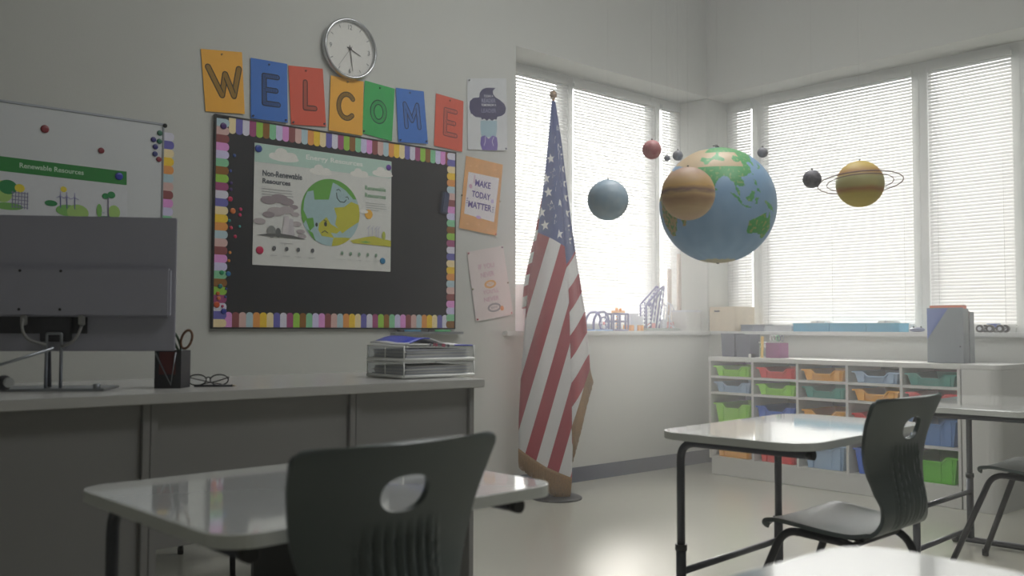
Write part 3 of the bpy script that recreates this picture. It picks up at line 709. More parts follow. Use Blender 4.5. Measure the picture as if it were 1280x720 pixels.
for pts in [[(-.06, -.03, ZB+.1), (-.058, -.05, ZB+.07), (-.04, -.05, ZB+.035), (.01, -.035, ZB+.02)], [(.11, -.02, ZB+.085), (.105, -.04, ZB+.05), (.085, -.045, ZB+.025), (.055, -.035, ZB+.015)]]:
    m = MB(); m.tube(pts, .0045, 'cable', round_=.03)
    m.box(pts[0][0]-.009, pts[0][0]+.009, -.034, -.018, ZB+.08, ZB+.112, 'cable', bev=.003); m.build('plug_cable', o, local=True)
o.location = mo; o.rotation_euler = (0, 0, math.radians(-33.4))

lamp = empty('arm_lamp', (.64, 2.99, DZ), 'small round lamp head on a slanted thin metal arm below the monitor', 'lamp')
m = MB(); m.cyl((.6, 3.02, DZ), (.6, 3.02, DZ+.014), .05, 'dark', n=28); m.build('base', lamp)
m = MB(); m.tube([(.6, 3.02, DZ+.014), (.6, 3.02, DZ+.06), (.815, 2.96, DZ+.135)], .0045, 'alu'); m.build('arm', lamp)
m = MB(); m.sph((.675, 2.92, DZ+.04), .022, 'dark', 18); m.build('lamp_head', lamp)
m = MB(); m.cyl((.678, 2.912, DZ+.041), (.684, 2.896, DZ+.042), .014, 'chrome', n=18); m.build('lens', lamp)

# pen holder, scissors, glasses, pencil
cc = Vector((1.203, 3.045, DZ))
o = empty('pen_holder', cc, 'square dark mesh pen cup with a red inside beside the monitor', 'pen holder')
red = mat('dark_red_card', (92, 34, 34), .6, var=.05)
m = MB(); b2 = bmesh.new()
Rz = Matrix.Translation(cc) @ Matrix.Rotation(math.radians(-42), 4, 'Z')
for a in [(-.043, -.040, -.043, .043), (.040, .043, -.043, .043), (-.040, .040, -.043, -.040), (-.040, .040, .040, .043)]:
    m.box(a[0], a[1], a[2], a[3], .002, .122, M['dark'], T=Rz)
m.box(-.043, .043, -.043, .043, 0, .003, M['dark'], T=Rz); m.build('cup', o)
m = MB(); m.box(-.028, .025, -.0438, -.0432, .045, .118, red, T=Rz); m.build('label', o)
m = MB(); m.tube([Rz @ Vector(p) for p in [(-.04, -.046, .115), (.012, -.046, .012), (.026, -.046, .116)]], .003, 'alu'); m.build('wire_trim', o)
sc = empty('scissors', (cc.x, cc.y, DZ+.004), 'scissors with green and brown loop handles standing in the pen cup', 'scissors')
def hand(cx, cz, rx, rz, tilt, m_, name):
    k = MB(); P = []
    for i in range(21):
        a = 2*PI*i/20; x, z = rx*math.cos(a), rz*math.sin(a); t = math.radians(tilt)
        P.append(Rz @ Vector((cx+x*math.cos(t)-z*math.sin(t), 0, cz+x*math.sin(t)+z*math.cos(t))))
    k.tube(P, .0042, m_, n=8); k.build(name, sc)
hand(.044, .158, .017, .031, -18, mat('handle_brown', (110, 70, 40), .4, var=.03), 'handle')
hand(.012, .150, .008, .033, 22, mat('handle_green', (40, 70, 40), .4, var=.03), 'handle')
m = MB(); m.tube([Rz @ Vector(p) for p in [(.03, 0, .132), (.01, 0, .01)]], .004, 'alu', n=6); m.tube([Rz @ Vector(p) for p in [(.012, 0, .12), (.025, .003, .01)]], .004, 'alu', n=6); m.build('blades', sc)

gl = empty('glasses', (1.37, 3.13, DZ), 'dark framed reading glasses lying beside the pen cup', 'glasses')
e1 = Vector((.75, .66, 0)).normalized(); n1 = Vector((-.66, .75, 0))
def ov(c, rx, rz): return [c+e1*rx*math.cos(2*PI*i/24)+Vector((0, 0, 1))*rz*math.sin(2*PI*i/24)+n1*.004*math.cos(2*PI*i/24) for i in range(25)]
gc = Vector((1.325, 3.045, DZ+.021))
e1 = Vector((.82, -.57, 0)).normalized(); n1 = Vector((.57, .82, 0))
for sg in (-1, 1):
    m = MB(); m.tube(ov(gc+e1*.036*sg, .029, .018), .0022, 'cap', n=6); m.build('rim', gl)
    k = MB(); vs = [k.bm.verts.new(p) for p in ov(gc+e1*.036*sg, .028, .017)[:-1]]; k.face(vs, 'clear'); k.build('lens', gl)
m = MB(); m.tube([gc-e1*.007+Vector((0, 0, .006)), gc+Vector((0, 0, .01)), gc+e1*.007+Vector((0, 0, .006))], .0022, 'cap', n=6); m.build('bridge', gl)
for sg in (-1, 1):
    m = MB(); a = gc+e1*.066*sg+Vector((0, 0, .008)); 
    m.tube([a, a+n1*.012, a+n1*.05-e1*sg*.05+Vector((0, 0, -.016)), a+n1*.055-e1*sg*.1+Vector((0, 0, -.026))], .002, 'cap', n=6); m.build('temple', gl)
o = empty('pencil', (1.35, 3.03, DZ), 'dark pencil lying in front of the glasses', 'pencil')
m = MB(); m.cyl((1.27, 3.03, DZ+.004), (1.375, 2.965, DZ+.004), .0038, 'dark', n=6); m.build('barrel', o)
m = MB(); m.cyl((1.375, 2.965, DZ+.004), (1.386, 2.958, DZ+.004), .0038, 'wood', r2=.0005, n=6); m.build('tip', o)

# two stacked letter trays
white_p = mat('tray_clear_white', (196, 198, 200), .3, var=.01, alpha=.75)
wire = mat('tray_rail_white', (232, 233, 230), .35, var=.01)
TX, TY = 2.245, 3.10
TT = Matrix.Translation((TX, TY, DZ)) @ Matrix.Rotation(math.radians(1), 4, 'Z')
def lt(z, label):
    o = empty('letter_tray', (TX, TY, DZ+z), label, 'letter tray', 'stacked letter trays on the desk')
    w2, d2, h = .175, .125, .058
    m = MB()
    m.box(-w2, w2, -d2, d2, z+.001, z+.004, white_p, T=TT); m.box(-w2, -w2+.003, -d2, d2, z+.004, z+h, M['clear'], T=TT); m.box(-w2, w2, d2-.003, d2, z+.004, z+h, M['clear'], T=TT); m.box(w2-.003, w2, -d2, d2, z+.004, z+h, M['clear'], T=TT)
    m.build('tub', o)
    m = MB()
    for q in [((-w2, -d2), (w2, -d2)), ((-w2, -d2), (-w2, d2)), ((w2, -d2), (w2, d2)), ((-w2, d2), (w2, d2))]:
        m.tube([TT @ Vector((*q[0], z+.006)), TT @ Vector((*q[1], z+.006))], .0065, wire, n=8)
    for q in [((-w2, -d2), (-w2, d2)), ((w2, -d2), (w2, d2)), ((-w2, d2), (w2, d2))]:
        m.tube([TT @ Vector((*q[0], z+h)), TT @ Vector((*q[1], z+h))], .004, wire, n=8)
    for q in [(-w2, -d2), (-w2, 0), (-w2, d2), (w2, -d2), (w2, d2)]: m.tube([TT @ Vector((*q, z+.002)), TT @ Vector((*q, z+h+.004))], .003, wire, n=8)
    m.build('rails', o); return o
lt(.003, 'lower of two stacked clear letter trays on the worktop'); lt(.068, 'upper of two stacked clear letter trays, papers heaped in it')
def stack(z0, n, g, label, col, grp, sh=.0):
    tot = MB(); rnd = random.Random(int(z0*1000))
    for i in range(n):
        a = rnd.uniform(-.03, .03); T2 = TT @ Matrix.Rotation(a, 4, 'Z')
        tot.box(-.155+rnd.uniform(-.008, .008), .155+rnd.uniform(-.008, .01), -.11, .11, z0+i*g, z0+i*g+g*.8, mat(col[i % len(col)][0], col[i % len(col)][1], .7, var=.03), T=T2)
    return tag(tot.build('paper_stack', origin=(TX, TY, DZ+z0)), label, 'papers', grp)
GP = [('paper_grey', (206, 208, 214)), ('paper_mid', (184, 186, 194)), ('paper_warm', (220, 220, 216))]
stack(.012, 9, .0042, 'grey paper wad in the lower letter tray', GP, 'papers in the letter trays')
stack(.077, 9, .0042, 'pale paper wad in the upper letter tray', GP[::-1], 'papers in the letter trays')
bk = empty('booklet', (TX-.02, TY, DZ+.118), 'blue and white booklet curling on top of the upper letter tray', 'booklet')
m = MB(); blue = mat('booklet_blue', (44, 60, 190), .35, var=.03)
nx = 14; rows = []
for i in range(nx+1):
    u = i/nx; x = -.17+.345*u; zz = .124+.03*math.exp(-((u-.3)/.22)**2)+.002
    rows.append([m.bm.verts.new(TT @ Vector((x, y, zz+(.006 if y > 0 else 0)))) for y in (-.12, -.04, .04, .115)])
for i in range(nx):
    for j in range(3):
        m.face([rows[i][j], rows[i+1][j], rows[i+1][j+1], rows[i][j+1]], blue if (i < 5 and j < 3 and i > 0) or (i > 9 and j == 0) else ink((214, 214, 216)), True)
p = m.build('cover', bk); smooth_mod(p, solid=.004, offset=1)
m = MB()
for k, x in enumerate((-.05, -.03, -.02, -.005, .012, .022, .04)): m.box(x, x+(.006 if k % 2 else .01), -.1215, -.1205, .127-.0011*k, .139-.0011*k, ink((170, 90, 110) if k % 3 else (110, 110, 120)), T=TT)
m.build('spine_print', bk)

# ------------------------------------------------------------------ flag
FB = Vector((4.061, 4.175, 0)); FR = Vector((.7498, -.6618, 0)); FT = Vector((-.6618, -.7498, 0)); KF = .00496
def F(px, py, d=0):        # px across, py down, both in 4.96 mm steps measured on the cloth; d towards the room
    return FB+FR*((px-696)*KF)+FT*d+Vector((0, 0, (622-py)*KF+.02))
fl = empty('flag_pole', FB, 'dark round based flag pole carrying the striped flag', 'flag pole')
m = MB(); m.lathe(FB, [(.155, 0), (.157, .008), (.15, .014), (.05, .022), (.03, .03), (.024, .06)], 'dark', 48); m.build('base', fl)
m = MB(); m.cyl(F(695, 618, -.02), F(691.5, 126, -.03), .012, mat('pole_oak', (150, 110, 70), .35, var=.08), n=16); m.build('pole', fl)
m = MB(); t = F(691.2, 122, -.03); m.cyl(t-Vector((0, 0, .05)), t, .008, 'gold'); m.sph(t+Vector((0, 0, .022)), .024, mat('finial_gold', (150, 120, 92), .35, metal=.5, var=.1), 20, (1, 1, 1.15)); m.build('finial', fl)

def interp(tab, y):
    if y <= tab[0][0]: return tab[0][1]
    for (a, b_), (c, d) in zip(tab, tab[1:]):
        if y <= c: return b_+(d-b_)*(y-a)/(c-a)
    return tab[-1][1]
LE = [(128, 689), (200, 682.5), (250, 677), (295, 671.5), (330, 665), (354, 660.5), (392, 657), (440, 653.5), (475, 651), (525, 648.5), (570, 648)]
CE = [(128, 692), (180, 696), (250, 700.5), (312, 705), (358, 709.5), (392, 711), (454, 712.5), (517, 714), (604, 714), (630, 713)]
RE = [(128, 693.5), (175, 701), (225, 707.5), (275, 714), (317, 720), (358, 726.5), (396, 732.5), (442, 737), (475, 739)]
def depth_front(t, py):
    k = min(1, (py-120)/200)
    return .02+k*(.055*math.sin(PI*(.12+.8*t))+.012*math.sin(7.5*t+py*.012))
fm = bpy.data.materials.new('flag_cloth'); fm.use_nodes = True; nt = fm.node_tree; bs = nt.nodes['Principled BSDF']; bs.inputs['Roughness'].default_value = .75
bs.inputs['Sheen Weight'].default_value = .2
def A_(n):
    a = nt.nodes.new('ShaderNodeAttribute'); a.attribute_name = n; return a.outputs['Fac']
def MA(op, a, v):
    n = nt.nodes.new('ShaderNodeMath'); n.operation = op; nt.links.new(a, n.inputs[0]); n.inputs[1].default_value = v; return n.outputs[0]
fr = MA('LESS_THAN', MA('FRACT', A_('stripe'), 0), .5); cb = MA('LESS_THAN', A_('canton'), 0)
def MIX(f, c1, c2, l1=None):
    n = nt.nodes.new('ShaderNodeMix'); n.data_type = 'RGBA'; nt.links.new(f, n.inputs['Factor'])
    if l1 is not None: nt.links.new(l1, n.inputs[6])
    else: n.inputs[6].default_value = (*lin(c1), 1)
    n.inputs[7].default_value = (*lin(c2), 1); return n.outputs[2]
nt.links.new(MIX(cb, None, (58, 78, 142), MIX(fr, (222, 220, 220), (164, 2, 46))), bs.inputs['Base Color'])
wv = nt.nodes.new('ShaderNodeTexNoise'); wv.inputs['Scale'].default_value = 140; bp = nt.nodes.new('ShaderNodeBump'); bp.inputs['Strength'].default_value = .15; bp.inputs['Distance'].default_value = .002
nt.links.new(wv.outputs['Fac'], bp.inputs['Height']); nt.links.new(bp.outputs['Normal'], bs.inputs['Normal'])
# a little daylight passes through the cloth
tl = nt.nodes.new('ShaderNodeBsdfTranslucent'); mxs = nt.nodes.new('ShaderNodeMixShader'); mxs.inputs['Fac'].default_value = .2
for l in list(nt.links):
    if l.to_node == bs and l.to_socket.name == 'Base Color': nt.links.new(l.from_socket, tl.inputs['Color'])
nt.links.new(bs.outputs[0], mxs.inputs[1]); nt.links.new(tl.outputs[0], mxs.inputs[2]); nt.links.new(mxs.outputs[0], nt.nodes['Material Output'].inputs['Surface'])

flag = empty('flag', F(693, 560), 'stars and stripes flag hanging in folds from the pole, gold fringed', 'flag')
m = MB(); ls = m.bm.verts.layers.float.new('stripe'); lc = m.bm.verts.layers.float.new('canton')
NS, NT = 90, 22
def bot_front(t): return 567+22*min(1, t*2)+14*max(0, t*2-1)
def top(t): return 128
grid = []
for i in range(NS+1):
    row = []
    for j in range(NT+1):
        t = j/NT; py = 128+(bot_front(t)-128)*(i/NS); a, c = interp(LE, py), interp(CE, py); px = a+(c-a)*t
        v = m.bm.verts.new(F(px, py, depth_front(t, py)))
        v[ls] = (px+.29*(py-450)-667)/32+.25; v[lc] = (py-(295+(px-672)*.515))/50
        row.append(v)
    grid.append(row)
NR = 16
def dr(t, py):
    k = min(1, (py-120)/200); e = depth_front(1, py); return e+k*(-.035*math.sin(t*PI*.5)-.05*t+.022*math.sin(t*PI*2))
rgrid = []
for i in range(NS+1):
    row = [None]
    for j in range(1, NR+1):
        t = j/NR; pb = 560-92*t; py = 128+(pb-128)*(i/NS); a, c = interp(CE, py), interp(RE, py); px = a+(c-a)*t
        v = m.bm.verts.new(F(px, py, dr(t, py)-.002)); vv = py+1.5*(px-710)
        v[ls] = (vv-380)/61+.23; v[lc] = (vv-331)/50; row.append(v)
    # own copy of the fold line, so that the stripe numbering may jump there
    py = 128+(560-128)*(i/NS); px = interp(CE, py); v = m.bm.verts.new(F(px, py, depth_front(1, py)-.001)); vv = py+1.5*(px-710); v[ls] = (vv-380)/61+.23; v[lc] = (vv-331)/50; row[0] = v
    rgrid.append(row)
for g, n in ((grid, NT), (rgrid, NR)):
    for i in range(NS):
        for j in range(n): m.face([g[i][j], g[i+1][j], g[i+1][j+1], g[i][j+1]], fm, True)
# back leaf peeping out on the desk side
bg = []
for i in range(31):
    py = 250+140*i/30; row = []
    for j in range(5):
        t = j/4; px = interp(LE, py)-5*math.sin(PI*min(1, (i/30)*1.2)*.5)*(1-t)+6*t
        v = m.bm.verts.new(F(px, py, .02-.03*(1-t)-.02)); v[ls] = (py+px*.4)/26; v[lc] = 1; row.append(v)
    bg.append(row)
for i in range(30):
    for j in range(4): m.face([bg[i][j], bg[i+1][j], bg[i+1][j+1], bg[i][j+1]], fm, True)
o = m.build('cloth', flag); smooth_mod(o, solid=.0025, offset=-1)
# printed stars
m = MB(); stw = mat('star_white', (226, 226, 228), .7, var=.02)
for zx, zy in [(177, 188), (162, 245), (190, 232), (173, 290), (196, 270), (155, 347), (182, 330), (200, 315), (206, 358), (165, 388), (190, 378), (135, 407), (178, 430), (211, 405), (145, 447), (213, 447), (188, 473), (218, 487), (148, 305), (183, 150), (186, 210)]:
    px, py = 620+zx/2.4, 100+zy/2.4; pts = []
    cx = interp(CE, py); fold = px > cx
    r = min(6.8, 2+(py-128)*.06)
    for k in range(10):
        a = PI/2+.12+PI*k/5; rr = r if k % 2 == 0 else r*.42; x, y = px+rr*.8*math.cos(a), py-rr*1.05*math.sin(a)
        a0, c0, e0 = interp(LE, y), interp(CE, y), interp(RE, y)
        x = min(max(x, a0+.3), e0-.3)
        if not fold: x = min(x, c0-.1)
        else: x = max(x, c0+.1)
        d = depth_front((x-a0)/(c0-a0), y) if not fold else dr((x-c0)/(e0-c0), y)
        pts.append(F(x, y, d+.0035))
    cxp = sum(pts, Vector())/10; cv = m.bm.verts.new(cxp+FT*.001); vs = [m.bm.verts.new(p) for p in pts]
    for k in range(10): m.face([vs[k], vs[(k+1) % 10], cv], stw)
m.build('stars', flag)
m = MB(); n = 110; prev = None
for k in range(n+1):
    t = k/n; py = bot_front(t); a, c = interp(LE, py), interp(CE, py); px = a+(c-a)*t; L = interp([(0, 20), (.3, 20), (.6, 26), (.8, 30), (1, 25)], t)
    z = .0025*math.sin(k*2.4); d = depth_front(t, py)+.004
    cur = [m.bm.verts.new(F(px, py-4, d+z)), m.bm.verts.new(F(px, py, d+.002+z)), m.bm.verts.new(F(px-(1.5 if t > .5 else 0), py+L*.6, d+z*1.5-.004)), m.bm.verts.new(F(px-(2 if t > .5 else -1)+1.2*math.sin(k*1.7), py+L+1.5*math.sin(k*2.1), d-.01+z))]
    if prev:
        for j in range(3): m.face([prev[j], prev[j+1], cur[j+1], cur[j]], 'gold', True)
    prev = cur
o = m.build('fringe', flag); smooth_mod(o, solid=.004, offset=0)
m = MB(); n = 60; prev = None
for k in range(n+1):
    t = k/n; pb = 560-92*t; px = interp(CE, pb)*(1-t)+interp(RE, pb)*t; d = dr(t, pb)
    z = .0025*math.sin(k*2.4); cur = [m.bm.verts.new(F(px-.3, pb-20*(1-t)-3, d+.003+z)), m.bm.verts.new(F(px+1.5, pb-4*(1-t)+5, d+z)), m.bm.verts.new(F(px+1+3*t+math.sin(k*2.1)*.6, pb+20-6*t+math.sin(k*1.3), d-.004+z))]
    if prev:
        for j in range(2): m.face([prev[j], prev[j+1], cur[j+1], cur[j]], 'gold', True)
    prev = cur
o = m.build('fringe', flag); smooth_mod(o, solid=.003, offset=0)

# ------------------------------------------------------------------ hanging planets
def thread(o, p, r):
    m = MB(); m.cyl((p[0], p[1], p[2]+r), (p[0], p[1], ZC), .0004, 'thread', n=6, caps=False); m.build('thread', o)
def planet(p, r, m_, label, n=48, hook=True):
    o = empty('planet_model', (p[0], p[1], p[2]-r), label, 'planet model', 'planet models hung from the ceiling')
    m = MB(); m.sph(p, r, m_, n); m.build('globe', o)
    if hook: m = MB(); m.cyl((p[0], p[1], p[2]+r-.001), (p[0], p[1], p[2]+r+.006), .003, 'cap', n=8); m.build('hook', o)
    thread(o, p, r); return o
jup = ramp_mat('planet_tan_bands', [(0, (200, 168, 136)), (.2, (226, 196, 150)), (.36, (206, 166, 130)), (.45, (232, 202, 150)), (.52, (170, 136, 128)), (.6, (236, 196, 130)), (.75, (222, 186, 144)), (.9, (200, 166, 144))], 'band', .5, 3, .16)
satm = ramp_mat('planet_yellow_bands', [(0, (216, 192, 90)), (.25, (226, 204, 108)), (.34, (206, 150, 100)), (.42, (206, 194, 130)), (.6, (200, 196, 146)), (.72, (200, 152, 100)), (.85, (226, 196, 116)), (1, (216, 190, 100))], 'band', .5, 3, .08)
jo = planet((2.718, 2.112, 1.54), .097, jup, 'tan banded planet ball hanging in front of the big globe')
jo.children[0].rotation_euler = (math.radians(0), 0, 0)
so = planet((3.373, 1.797, 1.608), .0895, satm, 'yellow banded planet ball with two thin rings')
rg = mat('ring_mauve', (142, 116, 112), .45, var=.05)
m = MB(); sp = Vector((3.373, 1.797, 1.608))
# rings tilted so that they are seen as slim ellipses
vw = Vector((.88, .47, 0)).normalized(); rt = Vector((.47, -.88, 0)).normalized(); up = Vector((0, 0, 1))
def ringpts(R_, tilt, roll):
    P = []
    for i in range(65):
        a = 2*PI*i/64; x, y = R_*math.cos(a), R_*math.sin(a)
        P.append(sp+rt*(x*math.cos(roll)-0*y)+vw*(y*math.cos(tilt))+up*(y*math.sin(tilt)*-1+x*math.sin(roll)+.004))
    return P
m.tube(ringpts(.155, math.radians(8), math.radians(3)), .0022, rg, n=8); m.tube(ringpts(.121, math.radians(8), math.radians(3)), .0018, rg, n=8); m.build('rings', so)
planet((3.144, 1.865, 1.61), .0345, ramp_mat('planet_grey', [(.35, (120, 118, 126)), (.65, (150, 146, 152))], 'noise', .5, 5), 'small dark grey planet ball beside the ringed one', 32)
planet((2.721, 2.509, 1.557), .081, ramp_mat('planet_blue', [(.35, (186, 210, 228)), (.65, (208, 222, 234))], 'noise', .4, 3), 'plain blue planet ball beside the flag')
planet((2.999, 2.517, 1.795), .040, ramp_mat('planet_red', [(.3, (208, 130, 136)), (.7, (226, 172, 170))], 'noise', .5, 4), 'small pinkish red planet ball, highest of the balls', 32)
gs = ramp_mat('planet_silver', [(.3, (130, 128, 136)), (.7, (170, 168, 172))], 'noise', .45, 4)
planet((3.40, 2.70, 1.845), .024, gs, 'tiny grey moon ball just above the tan planet', 24)
planet((3.36, 2.73, 1.832), .014, gs, 'tiniest grey moon ball, touching another above the tan planet', 20)
planet((3.69, 2.44, 1.86), .024, gs, 'tiny grey moon ball over the shoulder of the big globe', 24)

# big inflatable earth with its continents
EC, ER = Vector((3.294, 2.403, 1.576)), .2465
LAND = [
 [(-17, 15), (-10, 30), (-5, 36), (10, 37), (20, 32), (32, 31), (35, 28), (43, 12), (51, 12), (47, 3), (40, -5), (40, -15), (35, -22), (32, -28), (25, -34), (18, -34), (12, -18), (13, -5), (9, 4), (-8, 4), (-15, 10)],
 [(35, 30), (40, 37), (48, 30), (56, 26), (59, 22), (52, 16), (44, 13), (39, 21)],
 [(26, 40), (36, 37), (48, 30), (57, 26), (66, 25), (68, 22), (72, 20), (74, 14), (77, 8), (80, 13), (82, 17), (88, 22), (92, 21), (94, 17), (98, 14), (99, 8), (101, 3), (103, 2), (103, 6), (100, 12), (105, 11), (108, 12), (108, 17), (106, 21), (112, 22), (120, 27), (121, 33), (118, 38), (125, 40), (127, 35), (129, 37), (130, 43), (140, 52), (155, 60), (178, 66), (170, 70), (130, 73), (100, 78), (70, 72), (40, 67), (20, 70), (5, 60), (-5, 44), (-9, 37), (0, 38), (12, 44), (18, 40)],
 [(95, 5), (98, 4), (104, -2), (106, -6), (102, -4)], [(105, -6), (110, -6.5), (115, -8.5), (110, -8.5)], [(109, 1), (112, 2), (117, 7), (119, 4), (116, -3), (111, -3)],
 [(119, -1), (121, 1), (125, 1), (122, -1), (123, -5), (120, -5)], [(131, -1), (137, -2), (145, -5), (150, -10), (143, -9), (138, -8), (133, -4)],
 [(114, -22), (122, -18), (129, -15), (136, -12), (137, -16), (141, -17), (142, -11), (146, -18), (153, -26), (150, -37), (145, -38), (138, -34), (130, -32), (118, -35), (115, -32)],
 [(44, -25), (43, -17), (49, -12), (50, -16), (47, -25)], [(80, 9), (82, 8), (81, 6), (80, 7)], [(120, 18), (122, 18), (124, 12), (121, 13)], [(122, 10), (126, 9), (126, 6), (122, 7)], [(131, 33), (136, 35), (141, 41), (141, 36), (136, 33)], [(120, 25), (122, 25), (121, 22)]]
def inpoly(x, y, P):
    c = False; j = len(P)-1
    for i in range(len(P)):
        if (P[i][1] > y) != (P[j][1] > y) and x < (P[j][0]-P[i][0])*(y-P[i][1])/(P[j][1]-P[i][1])+P[i][0]: c = not c
        j = i
    return c
o = empty('planet_model', (EC.x, EC.y, EC.z-ER), 'big inflatable earth globe hanging before the window corner', 'globe', 'planet models hung from the ceiling')
NL, NA = 360, 180
az0 = math.atan2(-EC.y, -EC.x)        # longitude 80 E faces the room
me = bpy.data.meshes.new('globe'); vs = []; fs = []; cols = []
for j in range(NA+1):
    la = math.radians(-90+180*j/NA)
    for i in range(NL):
        lo = az0+math.radians(i*360/NL-80-2)
        vs.append((ER*math.cos(la)*math.cos(lo), ER*math.cos(la)*math.sin(lo), ER*math.sin(la)+ER))
from mathutils import noise
for j in range(NA):
    for i in range(NL):
        fs.append((j*NL+i, j*NL+(i+1) % NL, (j+1)*NL+(i+1) % NL, (j+1)*NL+i))
        lon = (i+.5)*360/NL; lon = lon if lon < 180 else lon-360; lat = -90+180*(j+.5)/NA
        nz = noise.noise(Vector((lon*.08, lat*.08, 1))); nf = noise.noise(Vector((lon*.3, lat*.3, 4)))
        L = any(inpoly(lon+nf*1.5, lat+nz*1.5, P) for P in LAND)
        if lat < -72+3*nz: c = (214, 206, 180)
        elif L:
            if lon < 60 and lat > 10 or (45 < lon < 112 and 33 < lat < 56) and nz < .3: c = (226, 202, 168)
            elif lon < 55: c = (200, 176, 128) if nf > -.1 else (130, 170, 110)
            elif lon > 110 and lat < -10: c = (96, 184, 96) if nf > -.25 else (170, 190, 110)
            else: c = (112, 186, 124) if nf > -.3 else (160, 196, 136)
        else:
            t = .5+.5*nz; c = (150+20*t, 186+16*t, 222+10*t)
            if lat > 60: c = (140, 176, 190)
        cols.append(lin(c))
me.from_pydata(vs, [], fs); 
ca = me.color_attributes.new('skin', 'FLOAT_COLOR', 'CORNER')
buf = []
for c in cols: buf += [c[0], c[1], c[2], 1]*4
ca.data.foreach_set('color', buf); me.polygons.foreach_set('use_smooth', [True]*len(me.polygons))
me.materials.append(attr_mat('globe_vinyl', 'skin', .42)); g = bpy.data.objects.new('globe', me); COL.objects.link(g); g.parent = o
m = MB(); m.cyl(EC+Vector((0, 0, ER-.002)), EC+Vector((0, 0, ER+.008)), .009, 'cap'); m.tube([EC+Vector((-.03, 0, ER+.006)), EC+Vector((0, 0, ER+.014)), EC+Vector((.02, .01, ER+.008))], .002, 'cap', n=6); m.build('valve', o)
m = MB(); m.cyl(EC-Vector((0, 0, ER+.003)), EC-Vector((0, 0, ER-.004)), .006, 'cap'); m.build('bottom_valve', o)
thread(o, EC, ER)

# ------------------------------------------------------------------ storage unit with trays
UX, UX2, UY0, UY1, UZ = 5.60, 6.05, 2.39, 4.163, .845
DV = [4.163, 3.802, 3.450, 3.092, 2.733, 2.387]
o = empty('tray_storage_unit', (5.82, 3.3, 0), 'long low white storage unit full of coloured trays under the window', 'storage unit')
m = MB(); m.box(UX-.006, UX2, UY0-.02, UY1+.012, UZ-.03, UZ, 'unit', bev=.003); m.build('top_panel', o)
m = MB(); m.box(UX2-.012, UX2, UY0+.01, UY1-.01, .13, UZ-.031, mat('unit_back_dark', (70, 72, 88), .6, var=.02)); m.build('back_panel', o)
m = MB(); m.box(UX+.004, UX2-.013, UY0-.009, UY1-.009, .001, .115, 'unit', bev=.002); m.box(UX+.012, UX2-.013, UY0, UY1-.01, 0, .003, 'cap'); m.build('plinth', o)
for k, y in enumerate(DV):
    t = .009; m = MB(); m.box(UX, UX2-.013, y-t, y+t, .1155, UZ-.031, 'unit', bev=.0015); m.build('upright', o)
SH = [.70, .585, .344]
for c in range(5):
    a, b_ = DV[c+1]+.0095, DV[c]-.0095
    for z in SH: m = MB(); m.box(UX+.002, UX2-.013, a, b_, z-.008, z+.008, 'unit', bev=.001); m.build('shelf', o)
    m = MB(); m.box(UX+.002, UX2-.013, a, b_, .1155, .13, 'unit', bev=.001); m.build('shelf', o)
# rounded end cupboard
o = empty('end_cupboard', (5.8, 2.28, 0), 'plain white end cupboard with a rounded edge, closing the tray unit', 'cupboard')
m = MB(); R_ = .07; ya = 2.165
pts = [(UX2, UY0-.0215), (UX-.004, UY0-.0215), (UX-.004, ya+R_)]+[(UX-.004+R_-R_*math.cos(a), ya+R_-R_*math.sin(a)) for a in [PI/2*k/8 for k in range(1, 9)]]+[(UX2, ya)]
m.prism(pts, .001, UZ-.028, 'unit'); m.build('body', o)
m = MB(); m.prism([(x-(.003 if x < UX2 else 0), y-(.003 if y < UY0-.03 else 0)) for x, y in pts], UZ-.027, UZ+.001, 'unit'); q = m.build('top_panel', o); smooth_mod(q, bev=.004)

